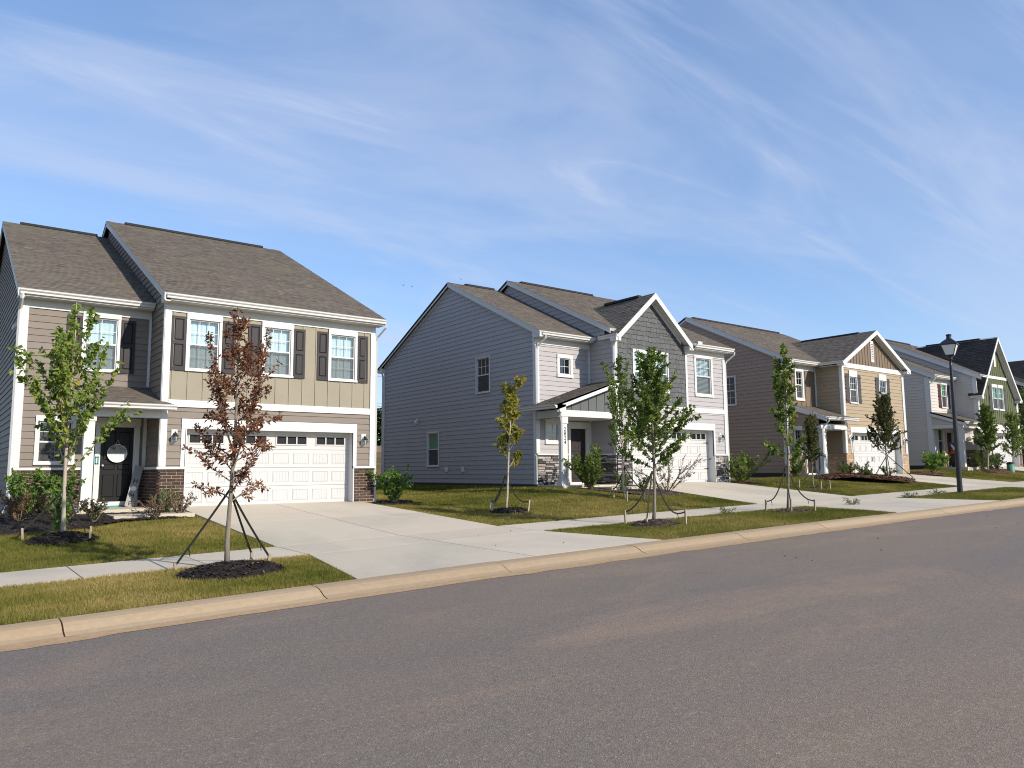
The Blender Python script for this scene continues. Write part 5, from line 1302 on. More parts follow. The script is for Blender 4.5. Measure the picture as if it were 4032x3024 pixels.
def shrub(label, pos, h, wd, ns, nl, lsize, leafm, bark=None, seed=1, ratio=.5, tone=(.5, .22), spread=.6, cat='shrub', name='shrub', droop=.1, group=None, start=.1):
    r = random.Random(seed); base = Vector(pos); T = thing(name, label, cat, base, group); st = MB(); tw = []
    for k in range(ns):
        az = k*2.4+r.uniform(-.4, .4); sp = spread*math.sqrt((k+.5)/ns)
        d = Vector((math.cos(az)*sp*wd, math.sin(az)*sp*wd, h*r.uniform(.75, 1.05)))
        p = base+Vector((math.cos(az), math.sin(az), 0))*(.06*wd*sp); bl = branchline(p, d, d.length*r.uniform(.8, 1.05), r, .15, .1, 4); st.tube(bl, [.012, .010, .008, .006, .003], 4); tw.append(bl)
        for j in range(4):
            q, dd = along(bl, r.uniform(.3, .95)); s = branchline(q, dd+Vector((r.gauss(0, .7), r.gauss(0, .7), r.gauss(0, .4))), d.length*r.uniform(.15, .35), r, .1, .12, 3); st.tube(s, [.006, .005, .004, .002], 3); tw.append(s)
    st.build('stem', bark or barkg, T)
    cr = MB(); L_ = [sum((b-a).length for a, b in zip(q, q[1:])) for q in tw]; tot = sum(L_)
    for q, l in zip(tw, L_):
        for i in range(int(2.1*nl*l/tot+r.random())):
            t = start+(1-start)*r.random(); p, d = along(q, t); o = Vector((r.gauss(0, 1), r.gauss(0, 1), r.gauss(0, 1))).normalized()
            add_leaf(cr, p, d*.5+o+Vector((0, 0, -droop)), 1.15*lsize*r.uniform(.6, 1.25), ratio, r, min(1, max(.01, r.gauss(*tone))))
    c = cr.build('foliage', leafm, T); c['kind'] = 'stuff'
    return T

def heap(label, name, mt, inside, x0, x1, y0, y1, hf, n, clen=.07, seed=1, cat='mulch'):
    """mound sheet plus loose chips, one mass"""
    r = random.Random(seed); m = MB(); st = max(.12, max(x1-x0, y1-y0)/46.); nx = int((x1-x0)/st)+1; ny = int((y1-y0)/st)+1
    idx = {}
    def vid(i, j):
        if (i, j) not in idx:
            x, y = x0+(x1-x0)*i/nx, y0+(y1-y0)*j/ny; idx[(i, j)] = len(m.v); m.v.append((x, y, ground(x, y)+hf(x, y)+r.uniform(-.008, .012)))
        return idx[(i, j)]
    for j in range(ny):
        for i in range(nx):
            cx_, cy_ = x0+(x1-x0)*(i+.5)/nx, y0+(y1-y0)*(j+.5)/ny
            if inside(cx_, cy_): m.f.append((vid(i, j), vid(i+1, j), vid(i+1, j+1), vid(i, j+1))); m.mi.append(0); m.t.append(.12+.15*r.random())
    k = 0; tries = 0
    while k < n and tries < n*12:
        tries += 1; x, y = r.uniform(x0-.05, x1+.05), r.uniform(y0-.05, y1+.05)
        if not inside(x+r.gauss(0, .04), y+r.gauss(0, .04)): continue
        k += 1; z = ground(x, y)+max(0, hf(x, y))+r.uniform(.0, .022); a = r.random()*6.283; l = clen*r.uniform(.4, 1.3); w_ = l*r.uniform(.12, .32); tl = r.uniform(-.5, .5)
        d = Vector((math.cos(a)*math.cos(tl), math.sin(a)*math.cos(tl), math.sin(tl)))*l; s = Vector((-math.sin(a), math.cos(a), r.uniform(-.6, .6)))*w_; p = Vector((x, y, z))
        m.face([p-d*.5-s*.5, p+d*.5-s*.5, p+d*.5+s*.5, p-d*.5+s*.5], 0, min(1, max(.02, r.gauss(.5, .25))))
    o = m.build(name, mt); tag(o, label, cat, kind='stuff'); return o
BLOCK = []
def ring(label, c, rx, ry, h=.10, mt=None, n=500, seed=1):
    f = lambda x, y: ((x-c[0])/rx)**2+((y-c[1])/ry)**2 < 1+.18*math.sin(7*math.atan2(y-c[1], x-c[0])+seed)*.5
    hf = lambda x, y: h*max(0, 1-((x-c[0])/rx)**2-((y-c[1])/ry)**2)**.6-.004
    BLOCK.append(lambda x, y: ((x-c[0])/(rx*1.0))**2+((y-c[1])/(ry*1.0))**2 < .95)
    return heap(label, 'mulch_ring', mt or mulchd, f, c[0]-rx*1.12, c[0]+rx*1.12, c[1]-ry*1.12, c[1]+ry*1.12, hf, n, .075, seed)
def inpoly(poly):
    def f(x, y):
        c = False; n = len(poly); j = n-1
        for i in range(n):
            xi, yi = poly[i]; xj, yj = poly[j]
            if (yi > y) != (yj > y) and x < (xj-xi)*(y-yi)/(yj-yi)+xi: c = not c
            j = i
        return c
    return f
def bed(label, poly, mt, n, h=.05, seed=1, clen=.08):
    f = inpoly(poly); xs_ = [p[0] for p in poly]; ys_ = [p[1] for p in poly]; BLOCK.append(f)
    def hf(x, y):
        d = min(abs(x-min(xs_)), abs(max(xs_)-x), abs(y-min(ys_)), abs(max(ys_)-y)); return h*min(1, .3+d*1.2)
    return heap(label, 'mulch_bed', mt, f, min(xs_), max(xs_), min(ys_), max(ys_), hf, n, clen, seed)

def stake(label, foot, tree_base, th, sh=.30, lean=(0, 0), sag=.12, taut=True, group='staked straps on the young trees'):
    x, y = foot; z = ground(x, y); T = thing('tree_stake', label, 'stake', (x, y, z), group)
    top = Vector((x+lean[0], y+lean[1], z+sh)); a = .020
    m = MB(); m.hexa([(x-a, y-a, z-.05), (x+a, y-a, z-.05), (x+a, y+a, z-.05), (x-a, y+a, z-.05), (top.x-a, top.y-a, top.z), (top.x+a, top.y-a, top.z), (top.x+a, top.y+a, top.z), (top.x-a, top.y+a, top.z)]); m.build('post', woodst, T)
    tb = Vector(tree_base)+Vector((0, 0, th)); A_ = top-Vector((0, 0, .05)); pts = []
    for i in range(9):
        t = i/8; pts.append(A_.lerp(tb, t)-Vector((0, 0, sag*math.sin(math.pi*t))))
    m = MB()
    for p, q in zip(pts, pts[1:]):
        d = (q-p).normalized(); s = d.cross(FW2); s.normalize(); s *= .017; e = d.cross(s).normalized()*.003
        m.hexa([p-s-e, p+s-e, p+s+e, p-s+e, q-s-e, q+s-e, q+s+e, q-s+e])
    k = pts[2]; m.tube([k, k+Vector((.02, -.02, -.14))], [.012, .006], 4); m.build('strap', strapm, T)
    return T
def GZ(x, y, d=0.): return (x, y, ground(x, y)+d)

# street and garden trees
A_ = (2.25, 17.83); B_ = (3.82, 12.35); C_ = (12.86, 17.14); D_ = (13.55, 12.3); E_ = (17.45, 17.0); F_ = (19.0, 12.3); G_ = (28.3, 17.1); H_ = (34.9, 17.35); I_ = (47.9, 18.1); J_ = (50.55, 17.78); K_ = (61.2, 20.6)
tree('young maple with upright leafy branches in front of the brick porch wall', GZ(*A_), 4.85, -.02, .045, 17, .26, .72, lambda t: 46-28*t, lambda t: 2.5-1.55*t, leaf_a, barkp, 2300, .125, .72, 3, .5, 3, .3, (.50, .17), .55, bare=.05, wob=.06, leaders=4)
tree('young tree with dry brown leaves in the kerb strip before the white garage', GZ(*B_), 4.15, .05, .042, 36, .24, .95, lambda t: 66-28*t, lambda t: .92*(1-.62*abs(t-.38)/.62)*(1 if t < .5 else 1-.55*(t-.5)/.5), leaf_b, barkg, 4300, .080, .42, 5, .22, 4, .42, (.5, .2), .1, bare=.18, wob=.11, leaders=3, clump=2)
tree('thin sapling with sparse yellow-green leaves beside the grey side wall', GZ(*C_), 3.75, .28, .036, 11, .30, .9, lambda t: 50-18*t, lambda t: .95-.45*t, leaf_c, barkp, 620, .16, .72, 8, .5, 2, .35, (.5, .2), .75, bare=.35, wob=.08, leaders=2, clump=3)
tree('bushy green tree in the kerb strip before the stone house garage', GZ(*D_), 4.05, .08, .042, 46, .30, .96, lambda t: 68-34*t, lambda t: 1.12*(1-.72*max(0, t-.42)/.58)*(.75+.25*min(1, (t-.28)/.14)), leaf_d, barkg, 8200, .092, .55, 13, .3, 4, .42, (.52, .17), .2, bare=.12, wob=.1, leaders=3)
tree('slender green tree with feathery upright tips beside the porch of the grey house', GZ(*E_), 4.4, -.12, .032, 30, .24, .95, lambda t: 48-22*t, lambda t: .95-.5*t, leaf_d, barkp, 3600, .09, .55, 17, .35, 3, .4, (.5, .17), .3, bare=.15, wob=.08, leaders=3)
tree('tall thin sapling with sparse leaves in the kerb strip before the tan house', GZ(*F_), 4.55, .16, .034, 17, .24, .95, lambda t: 50-20*t, lambda t: .85-.45*t, leaf_d, barkg, 1500, .125, .72, 19, .4, 2, .4, (.55, .2), .5, bare=.3, wob=.1, leaders=2, clump=2)
tree('small rounded tree on the lawn before the tan house porch', GZ(*G_), 2.85, .02, .03, 34, .33, .95, lambda t: 52-22*t, lambda t: .68-.32*t, leaf_h, barkg, 3400, .095, .6, 23, .4, 3, .4, (.5, .18), .4, bare=.1, leaders=3)
tree('dark reddish-green tree in the pine straw bed before the tan garage', GZ(*H_, .16), 3.65, -.05, .04, 40, .26, .95, lambda t: 58-30*t, lambda t: 1.5-.95*t, leaf_h, barkg, 4800, .105, .65, 29, .45, 4, .36, (.45, .18), .45, bare=.1, leaders=4)
tree('leafy green tree on the lawn before the cream house porch', GZ(*I_), 3.7, .1, .04, 40, .25, .95, lambda t: 58-28*t, lambda t: 1.35-.9*t, leaf_d, barkp, 5000, .125, .6, 31, .4, 4, .36, (.55, .18), .4, bare=.1, leaders=3)
tree('open-crowned tree before the garage under the green gable', GZ(*J_, .12), 3.2, .2, .035, 34, .2, .95, lambda t: 62-26*t, lambda t: 1.25-.7*t, leaf_d, barkg, 2600, .125, .6, 37, .4, 4, .38, (.6, .18), .4, bare=.1, leaders=3)
tree('green tree at the right edge beyond the green gable', GZ(*K_), 5.2, .1, .05, 40, .15, .95, lambda t: 60-26*t, lambda t: 2.0-1.3*t, leaf_d, barkg, 3600, .14, .6, 41, .4, 4, .36, (.45, .18), .4, bare=.05, leaders=4)

ring('dark mulch ring round the young maple before the porch', (2.2, 17.55), .66, .50, .16, mulchd, 900, 1)
ring('dark mulch ring round the brown-leaved tree', (3.78, 12.0), .80, .72, .15, mulchd, 1400, 2)
ring('brown mulch ring round the yellow-green sapling', (12.9, 17.0), .62, .50, .11, mulchd, 700, 3)
ring('brown mulch ring round the bushy green tree', (13.45, 12.15), .66, .50, .13, mulchp, 900, 4)
ring('thin grey-brown mulch ring round the tall thin sapling', (18.95, 12.15), .75, .5, .06, mulchp, 600, 5)
ring('thin grassy mulch ring round the small rounded tree', (28.3, 17.0), .7, .4, .05, mulchp, 250, 6)
ring('red pine straw ring round the leafy tree before the cream porch', (48.0, 17.6), 1.35, .55, .2, mulchr, 500, 7)
ring('red mulch heap at the right edge beside the sidewalk', (41.2, 12.0), .95, .6, .3, mulchr, 500, 8)
bed('dark mulch bed along the brick porch wall', [(-.8, 19.2), (1.25, 18.75), (2.8, 19.0), (3.65, 19.75), (5.0, 19.95), (5.36, 20.05), (5.36, 21.6), (4.8, 21.62), (2.9, 21.6), (2.9, 23.2), (1.2, 23.2), (-.8, 22.4)], mulchd, 2600, .06, 9)
bed('dark mulch patch under the bright shrub at the brick garage corner', [(10.8, 20.9), (11.3, 20.55), (12.1, 20.8), (12.3, 21.4), (11.9, 21.9), (10.85, 21.6)], mulchd, 350, .06, 10)
bed('pale brown mulch bed between the stone porch and its driveway', [(18.1, 19.4), (18.8, 17.8), (19.8, 17.2), (20.88, 17.4), (20.88, 19.95), (17.9, 19.95)], mulchp, 900, .06, 11)
bed('mulch patch under the shrub right of the stone house garage', [(26.6, 19.3), (27.8, 19.1), (28.3, 19.8), (27.6, 20.6), (26.65, 20.0)], mulchr, 250, .05, 12)
bed('wide red pine straw bed before the tan house', [(32.0, 18.6), (32.9, 17.3), (33.9, 16.5), (34.9, 16.2), (35.7, 16.5), (35.93, 17.2), (35.93, 19.6), (32.6, 19.6), (32.0, 19.2)], mulchr, 4200, .24, 13, .13)
bed('red pine straw bed beside the tan house garage', [(41.4, 18.6), (42.8, 18.2), (43.4, 18.9), (42.8, 19.8), (41.5, 19.6)], mulchr, 300, .12, 14, .13)
bed('red pine straw bed before the cream house', [(48.6, 18.2), (50.6, 17.9), (50.6, 19.1), (48.2, 18.85)], mulchr, 350, .10, 15, .13)

# stakes: offsets along camera right / forward
def off(b, l, f): v = Vector((b[0], b[1], 0))+RT2*l+FW2*f; return (v.x, v.y)
def stakes(nm, b, specs, th, extra=0.):
    words = {'L': 'left', 'R': 'right', 'B': 'rear', 'F': 'front'}
    for (w_, l, f, sh, sag, lean) in specs:
        stake('%s wooden stake with black strap tied to the %s' % (words[w_], nm), off(b, l, f), GZ(*b, extra), th, sh, lean, sag)
stakes('young maple by the porch', A_, [('L', -.62, -.30, .25, .05, (-.02, 0)), ('R', .64, -.2, .30, .22, (.02, 0)), ('B', -.22, .35, .33, .2, (0, 0))], 1.05)
stakes('brown-leaved tree', B_, [('L', -.74, -.10, .14, .01, (-.04, 0)), ('R', .44, .62, .16, .03, (.02, 0)), ('B', .12, .75, .2, .01, (0, 0))], 1.25)
stakes('yellow-green sapling', C_, [('L', -.42, .12, .34, .28, (0, 0)), ('R', .62, -.15, .34, .26, (.06, 0)), ('F', -.36, -.28, .26, .1, (-.02, 0))], 1.0)
stakes('bushy green tree', D_, [('L', -.62, .2, .34, .22, (-.02, 0)), ('R', .72, -.15, .36, .40, (0, 0)), ('F', -.22, -.42, .2, .02, (-.02, 0))], 1.25)
stakes('slender tree by the grey porch', E_, [('L', -.30, .45, .32, .12, (0, 0)), ('R', .62, .1, .36, .1, (0, 0)), ('F', .0, -.4, .32, .1, (0, 0))], 1.05)
stakes('tall thin sapling', F_, [('L', -.56, .1, .34, .3, (0, 0)), ('R', .74, -.05, .34, .26, (0, 0)), ('F', -.08, -.5, .38, .2, (0, 0))], 1.25)
stakes('small rounded tree', G_, [('L', -.62, -.1, .34, .22, (.03, 0)), ('R', .62, -.1, .34, .2, (-.03, 0)), ('F', .10, -.5, .34, .1, (0, 0))], 1.0)
stakes('dark tree in the pine straw bed', H_, [('L', -.52, .3, .2, 0, (0, 0)), ('R', .92, -.4, .3, 0, (0, 0)), ('B', .42, .6, .2, 0, (0, 0))], 1.05, .16)
stakes('leafy tree before the cream porch', I_, [('L', -.62, -.2, .34, .2, (.04, 0)), ('R', .7, -.2, .34, .2, (0, 0))], 1.05)

# shrubs
def SP(x, y, d=0.03): return (x, y, ground(x, y)+d)
shrub('bright green leafy shrub at the left brick wall', SP(2.05, 22.3), 1.15, .95, 9, 520, .085, leaf_s, seed=2, ratio=.55)
shrub('second bright green shrub between the maple trunk and the brick wall', SP(2.72, 21.9), 1.0, .8, 9, 460, .085, leaf_s, seed=3, ratio=.55)
shrub('reddish feathery nandina at the foot of the left downspout', SP(1.72, 20.6), .72, .9, 11, 900, .05, leaf_n, seed=4, ratio=.35, tone=(.6, .25))
shrub('green feathery nandina behind the young maple', SP(2.45, 19.75), .60, .85, 11, 800, .05, leaf_n, seed=5, ratio=.35, tone=(.28, .2))
shrub('low green nandina right of the young maple', SP(3.1, 19.9), .55, .75, 10, 700, .05, leaf_n, seed=6, ratio=.35, tone=(.3, .2))
shrub('bright green sprouting clump against the young maple trunk', SP(2.22, 18.05), .85, .35, 5, 90, .10, leaf_s, seed=7, ratio=.7)
shrub('thin twiggy nandina in front of the porch step', SP(4.45, 20.0), .55, .9, 12, 380, .05, leaf_n, seed=8, ratio=.35, tone=(.65, .25))
shrub('green shrub against the brick pier left of the garage', SP(4.95, 21.2), .62, .55, 8, 420, .05, leaf_s, seed=9, ratio=.3, tone=(.35, .2))
shrub('brown-green nandina beside the left garage jamb', SP(5.15, 20.55), .55, .75, 10, 420, .05, leaf_n, seed=10, ratio=.35, tone=(.5, .25))
shrub('bright yellow-green shrub at the right brick garage corner', SP(11.55, 21.15), 1.02, 1.05, 12, 900, .085, leaf_s, seed=11, ratio=.55, tone=(.6, .22))
shrub('large dark green holly beside the 2824 porch post', SP(18.28, 19.45), 1.35, 1.25, 15, 1500, .085, leaf_d, seed=12, ratio=.55, tone=(.5, .2))
shrub('low round shrub with tiny flowers before the stone porch', SP(19.15, 18.75), .60, .65, 9, 520, .055, leaf_d, seed=13, ratio=.4, tone=(.45, .2))
shrub('small dark shrub under the slender tree', SP(19.6, 18.2), .55, .55, 9, 420, .055, leaf_d, seed=14, ratio=.4, tone=(.3, .2))
shrub('reddish sprawling nandina before the stone house garage', SP(20.55, 18.0), 1.05, 2.1, 14, 900, .055, leaf_n, seed=15, ratio=.35, tone=(.62, .22), spread=.8)
shrub('green leaning shrub right of the stone house garage', SP(27.25, 19.75), 1.35, 1.9, 13, 1150, .10, leaf_d, seed=16, ratio=.5, tone=(.6, .2), spread=.7)
shrub('low dark shrub at the left corner of the tan house', SP(32.2, 20.3), .75, 1.0, 9, 450, .09, leaf_d, seed=17, tone=(.35, .2))
for i, (x, y, h_, w_, lb) in enumerate([(33.9, 18.9, .55, .7, 'small round shrub before the tan porch post'), (34.75, 19.1, .55, .7, 'small round shrub before the tan brick wall'), (35.55, 18.9, .5, .8, 'low spreading shrub beside the left jamb of the tan garage'), (35.3, 17.6, .5, .7, 'small dark shrub beside the dark tree in the pine straw'), (34.4, 18.0, .3, .5, 'tiny shrub in the middle of the pine straw bed')]):
    shrub(lb, SP(x, y, .18), h_, w_, 8, 420, .06, leaf_d, seed=20+i, ratio=.4, tone=(.4, .2))
shrub('broad-leaved light green plant beside the driveway of the cream house', SP(43.9, 19.3), 1.15, 1.4, 8, 170, .22, leaf_s, seed=30, ratio=.4, tone=(.75, .2))
for i, (x, y, h_, w_, tn, lb) in enumerate([(48.3, 18.55, 1.1, 1.4, .6, 'bright green shrub before the cream porch'), (49.4, 18.55, .9, 1.1, .45, 'green shrub before the cream house brick wall'), (50.3, 18.5, .95, .9, .1, 'dark clipped shrub before the white garage of the cream house')]):
    shrub(lb, SP(x, y, .08), h_, w_, 11, 650, .08, leaf_d, seed=33+i, ratio=.5, tone=(tn, .2))
for i, (x, y, lb) in enumerate([(27.0, 12.75, 'grassy weed tuft at the sidewalk edge left of the street lamp'), (29.6, 12.95, 'tall weeds growing over the sidewalk beside the street lamp'), (17.2, 13.0, 'weed tuft at the sidewalk edge behind the tall thin sapling'), (22.6, 12.4, 'small weed in the kerb strip right of the tall thin sapling')]):
    shrub(lb, SP(x, y, 0), .16, .35, 8, 40, .11, leaf_d, seed=50+i, ratio=.14, name='weed', cat='weed', tone=(.45, .2), spread=.9)

# lawn: one mass of short blades
def blocked(x, y):
    b = (y < KB+.03) | ((y > SW0-.0) & (y < SW1+.0))
    for (x0, x1, yf, _) in DRIVES:
        fl_ = .55*np.clip((SW0-y)/(SW0-KB), 0, 1); b |= (x > x0-fl_) & (x < x1+fl_) & (y < yf)
    for (x0, x1, y0, y1) in ((1.73, 11.08, 23.3, 40), (4.87, 11.08, 21.7, 40), (2.9, 5.4, 20.1, 23.4), (17.5, 26.8, 21.45, 34), (17.45, 26.8, 19.95, 34), (32.7, 41.8, 21.1, 34), (33.1, 41.8, 19.4, 34), (47.3, 56.3, 18.9, 33), (62.5, 71.5, 19, 33)): b |= (x > x0) & (x < x1) & (y > y0) & (y < y1)
    return b
gx, gy = [], []
def sow(x0, x1, y0, y1, dens):
    n = int((x1-x0)*(y1-y0)*dens); gx.append(nrs.uniform(x0, x1, n)); gy.append(nrs.uniform(y0, y1, n))
sow(-1.5, 7, 9.9, 13.1, 4200); sow(-3, 7, 14.5, 21.5, 2600); sow(10, 21.5, 9.9, 13.1, 3200); sow(10, 21.5, 14.5, 22, 2300); sow(11, 17.6, 22, 34, 1000)
sow(26, 37, 9.9, 21.5, 950); sow(37, 52, 9.9, 13.1, 420); sow(41, 51.5, 14.5, 21, 480); sow(56, 64, 9.9, 21, 160); sow(21, 27, 9.9, 13.1, 1500); sow(-1, 1.7, 21, 30, 800)
gx = np.concatenate(gx); gy = np.concatenate(gy)
k = ~blocked(gx, gy); gx, gy = gx[k], gy[k]
# keep what the camera could see (with room for a side step)
f2 = np.array([math.cos(YAW), math.sin(YAW)]); r2 = np.array([math.sin(YAW), -math.cos(YAW)])
dep = gx*f2[0]+gy*f2[1]; lat = gx*r2[0]+gy*r2[1]; k = np.abs(lat/np.maximum(dep, 1)) < .80; gx, gy, dep = gx[k], gy[k], dep[k]
if BLOCK:
    keep = np.ones(len(gx), bool)
    for f in BLOCK: 
        ff = np.vectorize(f); 
        keep &= ~ff(gx, gy)
    gx, gy, dep = gx[keep], gy[keep], dep[keep]
def vground(x, y):
    z = np.interp(x, ZX, ZV); p = np.interp(x, PXs, PZs); hy = np.interp(x, HXs, HYs)
    o = np.where(y < SW0, z+.1+.04*(y-KB)/3.05, z+.16+(p-z-.16)*np.clip((y-SW1)/(hy-SW1), 0, 1)); return o
gz_ = vground(gx, gy); n = len(gx)
def vnoise(x, y, s, seed):
    rs_ = np.random.RandomState(seed); g_ = rs_.rand(64, 64); u, v = x*s, y*s; i, j = np.floor(u).astype(int), np.floor(v).astype(int); a, b = u-i, v-j; a = a*a*(3-2*a); b = b*b*(3-2*b)
    q = lambda ii, jj: g_[ii % 64, jj % 64]
    return (q(i, j)*(1-a)+q(i+1, j)*a)*(1-b)+(q(i, j+1)*(1-a)+q(i+1, j+1)*a)*b
dry = .55*vnoise(gx, gy, .45, 1)+.30*vnoise(gx, gy, 1.3, 2)+.25*vnoise(gx, gy, 4., 3)-.55
dryb = np.interp(gx, [-2, 8, 13, 17, 22, 30, 45], [.56, .55, .50, .38, .34, .40, .42])+np.where((gx > 9.5) & (gx < 13) & (gy > 15) & (gy < 19), .10, 0)+np.where((gy < SW0) & (gx < 7), .08, 0)
tone = np.clip(dryb+dry*1.05+nrs.normal(0, .14, n), .01, 1)
hgt = nrs.uniform(.022, .05, n)*(1+.6*vnoise(gx, gy, 2.2, 9)); ang_ = nrs.uniform(0, 2*np.pi, n); wd = .0045*np.clip(dep/13, 1, 3.5)*nrs.uniform(.7, 1.4, n)
lx, ly = nrs.normal(0, .022, n), nrs.normal(0, .022, n)
V = np.empty((n, 3, 3)); V[:, 0] = np.stack([gx-np.cos(ang_)*wd, gy-np.sin(ang_)*wd, gz_-.004], 1); V[:, 1] = np.stack([gx+np.cos(ang_)*wd, gy+np.sin(ang_)*wd, gz_-.004], 1); V[:, 2] = np.stack([gx+lx, gy+ly, gz_+hgt], 1)
me = bpy.data.meshes.new('grass'); me.vertices.add(n*3); me.vertices.foreach_set('co', V.ravel()); me.loops.add(n*3); me.loops.foreach_set('vertex_index', np.arange(n*3, dtype=np.int32))
me.polygons.add(n); me.polygons.foreach_set('loop_start', np.arange(0, n*3, 3, dtype=np.int32)); me.polygons.foreach_set('loop_total', np.full(n, 3, dtype=np.int32)); me.materials.append(grassm)
at = me.attributes.new('tone', 'FLOAT', 'FACE'); at.data.foreach_set('value', tone); me.update(calc_edges=True)
tag(link('grass', me), 'short patchy olive and straw coloured lawn grass', 'grass', kind='stuff')
print('blades', n)

# ------------------------------------------------------------------ street lamp, pedestal
LX, LY = 31.04, 12.75; lz = ground(LX, LY)
T = thing('street_lamp', 'black street lamp with four-sided frosted lantern in the kerb strip', 'street lamp', (LX, LY, lz))
m = MB(); m.lathe([(.098, -.05), (.096, .0), (.094, .25), (.086, 1.6), (.070, 3.4), (.052, 4.85), (.045, 5.05)], (LX, LY, lz), 18); m.build('post', blackm, T, True)
m = MB(); m.lathe([(.05, 5.05), (.075, 5.1), (.075, 5.18), (.12, 5.2), (.12, 5.24)], (LX, LY, lz), 16); m.build('collar', blackm, T)
def sq(r, z, a0=.25): return [Vector((LX+r*math.cos(a0+math.pi/4+math.pi/2*i), LY+r*math.sin(a0+math.pi/4+math.pi/2*i), lz+z)) for i in range(4)]
b4, t4 = sq(.20, 5.26), sq(.37, 5.66)
m = MB(); m.prism(sq(.21, 5.23), (0, 0, .035))
for i in range(4): m.tube([b4[i], t4[i]], .016, 5); m.tube([t4[i], t4[(i+1) % 4]], .016, 5); m.tube([b4[i], b4[(i+1) % 4]], .016, 5)
m.build('lantern_frame', blackm, T)
for i in range(4): m = MB(); m.face([b4[i], b4[(i+1) % 4], t4[(i+1) % 4], t4[i]]); m.build('lantern_pane', frost, T)
m = MB(); lv = [sq(.42, 5.655), sq(.42, 5.69), sq(.34, 5.76), sq(.24, 5.83), sq(.15, 5.88), sq(.10, 5.90)]
for p, q in zip(lv, lv[1:]):
    for i in range(4): m.face([p[i], p[(i+1) % 4], q[(i+1) % 4], q[i]])
m.face(lv[0]); m.lathe([(.10, 5.88), (.085, 5.98), (.085, 6.02), (.10, 6.03), (.10, 6.07), (.03, 6.09)], (LX, LY, lz), 12); m.build('lantern_cap', blackm, T)
PX_, PY_ = 49.3, 17.45; pz_ = ground(PX_, PY_)
T = thing('utility_pedestal', 'squat green utility pedestal on the lawn at the far right', 'pedestal', (PX_, PY_, pz_))
m = MB(); m.lathe([(.20, -.05), (.20, .0), (.195, .50)], (PX_, PY_, pz_), 18); m.build('body', pedg, T, True)
m = MB(); m.lathe([(.21, .50), (.21, .54), (.17, .60), (.06, .62)], (PX_, PY_, pz_), 18); m.build('lid', bronze, T, True)

# ------------------------------------------------------------------ porch things at the cream house
T = thing('porch_chair', 'dark blue-grey reclined chair on the porch behind the street lamp', 'chair', (48.3, 19.55, 1.58))
m = MB(); s0, s1 = 48.05, 48.65
def strip(pts, wd_):
    mm = MB()
    for (ya, za), (yb, zb) in zip(pts, pts[1:]):
        d = Vector((0, yb-ya, zb-za)).normalized(); nn_ = Vector((0, -d.z, d.y))*wd_
        a, b = Vector((s0, ya, za)), Vector((s0, yb, zb)); mm.prism([a, b, b+nn_, a+nn_], (s1-s0, 0, 0))
    return mm
strip([(19.25, 2.05), (19.75, 2.0), (20.05, 2.5), (20.2, 3.0)], .10).build('seat_shell', chairm, T)
for (x, y) in ((48.1, 19.3), (48.6, 19.3), (48.1, 19.75), (48.6, 19.75)): mm = MB(); mm.tube([(x, y, 1.58), (x, y, 2.03)], .022, 5); mm.build('leg', bronze, T)
for x in (48.07, 48.63): mm = MB(); mm.tube([(x, 19.3, 2.05), (x, 19.3, 2.3), (x, 19.9, 2.32)], .025, 5); mm.build('armrest', chairm, T)
T = thing('side_table', 'small dark round table beside the porch chair', 'table', (47.85, 20.2, 1.58))
mm = MB(); mm.lathe([(.22, .48), (.22, .52)], (47.85, 20.2, 1.58), 14); mm.build('top', doorr, T)
for a in range(3): mm = MB(); mm.tube([(47.85+.16*math.cos(a*2.1), 20.2+.16*math.sin(a*2.1), 1.58), (47.85+.12*math.cos(a*2.1), 20.2+.12*math.sin(a*2.1), 2.07)], .015, 5); mm.build('leg', bronze, T)
T = thing('hanging_ghost', 'white cloth ghost decoration hanging in the cream porch', 'decoration', (48.9, 19.3, 3.4))
mm = MB(); prev = None; rg = random.Random(4)
for i in range(13):
    u = i/12; x = 48.2+1.5*u; y = 19.3+.15*math.sin(u*9); dz_ = .10+.32*abs(math.sin(u*4.1))+.3*u*u
    cur = [(x, y, 3.78), (x+.03, y+.06, 3.6-.1*math.sin(u*3.14)), (x-.02, y+.02, 3.5-dz_)]
    if prev: mm.face([prev[0], cur[0], cur[1], prev[1]]); mm.face([prev[1], cur[1], cur[2], prev[2]])
    prev = cur
mm.build('cloth', clothw, T); mm = MB(); mm.lathe([(.02, .12), (.09, .09), (.12, 0), (.09, -.09), (.03, -.13)], (48.75, 19.25, 3.25), 10); mm.build('head', clothw, T, True)
T = thing('garland_post', 'dark barrel stand topped with orange garland on the cream porch', 'decoration', (47.7, 19.75, 1.58))
mm = MB(); mm.lathe([(.20, 0), (.22, .3), (.20, .78), (.16, .8)], (47.75, 19.75, 1.58), 12); mm.build('barrel', doord, T, True)
mm = MB(); rg = random.Random(6)
for i in range(160): add_leaf(mm, Vector((47.75+rg.gauss(0, .18), 19.75+rg.gauss(0, .16), 2.42+rg.gauss(0, .06))), (rg.gauss(0, 1), rg.gauss(0, 1), rg.gauss(0, .6)), .11, .6, rg, .5)
mm.build('garland', orange, T)

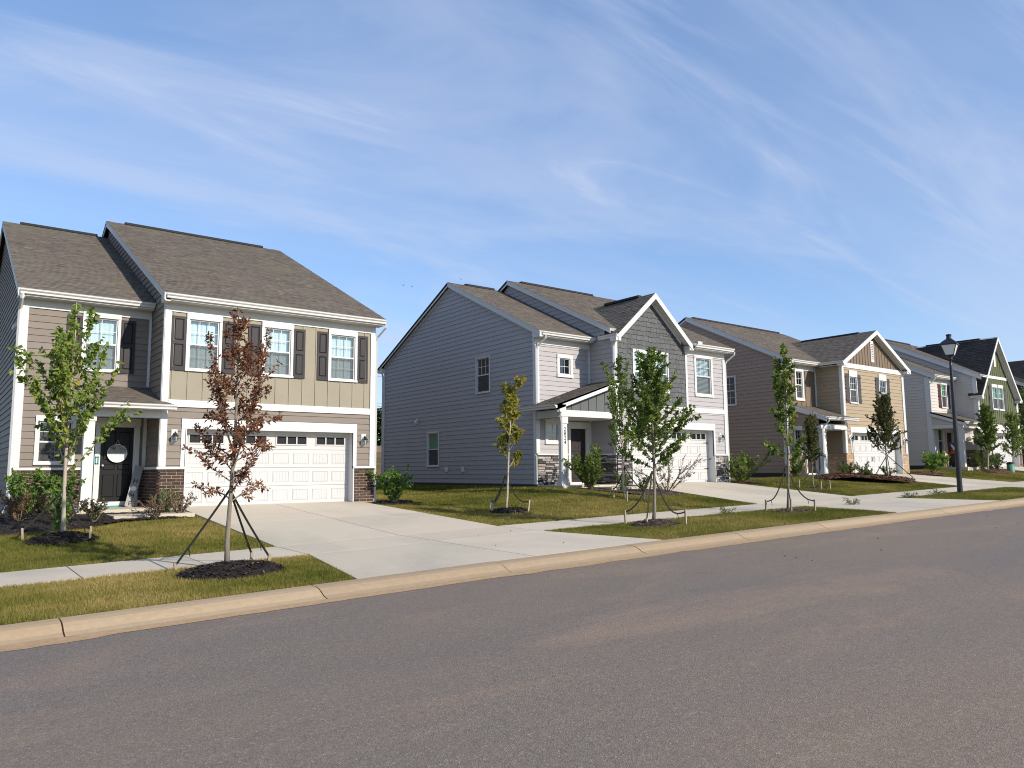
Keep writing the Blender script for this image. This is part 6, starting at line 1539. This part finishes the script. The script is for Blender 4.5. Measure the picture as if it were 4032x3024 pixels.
# ------------------------------------------------------------------ background between the first two houses
T = thing('wooden_fence', 'distant weathered board fence on the hill between the houses', 'fence', (52, 100, 4.3))
for i in range(60):
    x = 42+.33*i; mm = MB(); mm.box(x, x+.31, 100, 100.03, 4.15, 5.30+rnd.uniform(-.02, .02)); mm.build('plank', plankf, T)
for i in range(8): x = 42+2.6*i; mm = MB(); mm.box(x, x+.12, 100.04, 100.16, 4.1, 5.35); mm.build('post', plankf, T)
far = [(44, 106, 6.5), (48, 108, 6.0), (50.6, 105, 6.4), (53.2, 106, 5.6), (56, 107, 6.2), (60, 108, 6.6), (65, 106, 6.4)]
for i, (x, y, h_) in enumerate(far):
    tree('dense dark tree on the hill behind the distant fence', (x, y, 4.25), h_, .2, .16, 26, .10, .95, lambda t: 70-30*t, lambda t: 3.0-1.7*t, leaf_f, barkg, 1500, .55, .8, 60+i, .3, 3, .4, (.5, .22), .2, bare=.1, group='trees behind the distant fence')
for i, (yy, zz) in enumerate([(100, 16.6), (100, 16.0), (100, 11.9), (100, 11.5), (100, 10.9)]):
    c_ = MB(); c_.tube([(x, yy, zz-1.2*math.sin(math.pi*((x+60) % 60)/60)) for x in range(-60, 241, 10)], .03, 4); o = c_.build('power_line', steel); tag(o, 'thin power line crossing the sky gap between the first two houses', 'power line', 'power lines behind the houses')
T = thing('wheelie_bin', 'black bin standing behind the rear corner of the grey house', 'bin', (17.85, 35.6, .95))
m = MB(); m.hexa([(17.6, 35.4, .95), (18.1, 35.4, .95), (18.1, 35.9, .95), (17.6, 35.9, .95), (17.55, 35.35, 1.95), (18.15, 35.35, 1.95), (18.15, 35.95, 1.95), (17.55, 35.95, 1.95)]); m.build('body', blackm, T)
m = MB(); m.prism([(17.52, 35.3, 1.95), (18.18, 35.3, 1.95), (18.18, 36.0, 2.02), (17.52, 36.0, 2.02)], (0, 0, .05)); m.build('lid', blackm, T)
# birds
for i, (px, py) in enumerate([(1588, 1124), (1622, 1129), (1815, 1100)]):
    d = (RGT*((px-2016)/FPX)+UPV*((1512-py)/FPX)+FWD)*70; c_ = EYE+d; m = MB(); l_ = RT2*.17
    m.prism([c_-l_+Vector((0, 0, .09)), c_, c_+FW2*.08], (0, 0, .012)); m.prism([c_+l_*.8+Vector((0, 0, .11)), c_, c_+FW2*.08], (0, 0, .012)); m.tube([c_-FW2*.12, c_, c_+FW2*.14], [.01, .035, .008], 6)
    o = m.build('bird', bronze); tag(o, 'tiny dark bird flying above the roofs in the distance', 'bird', 'birds in the sky')
# leaf litter on the road and driveway
m = MB(); rl = random.Random(8)
for i in range(26):
    x, y = rl.uniform(-1, 26), rl.uniform(5.5, 20)
    if y > KB: x = rl.uniform(5.8, 10.3); z = None
    zz = ground(x, y)+.006 if y < 9.2 else (ground(x, y)+.03 if y < SW1 else None)
    if zz is None or 9.2 <= y < 10.0: continue
    add_leaf(m, Vector((x, y, zz)), (rl.gauss(0, 1), rl.gauss(0, 1), .12), rl.uniform(.03, .06), .5, rl, rl.uniform(.5, 1))
o = m.build('leaf_litter', leaf_b); tag(o, 'scattered dry brown leaves on the road and driveway', 'leaves', kind='stuff')
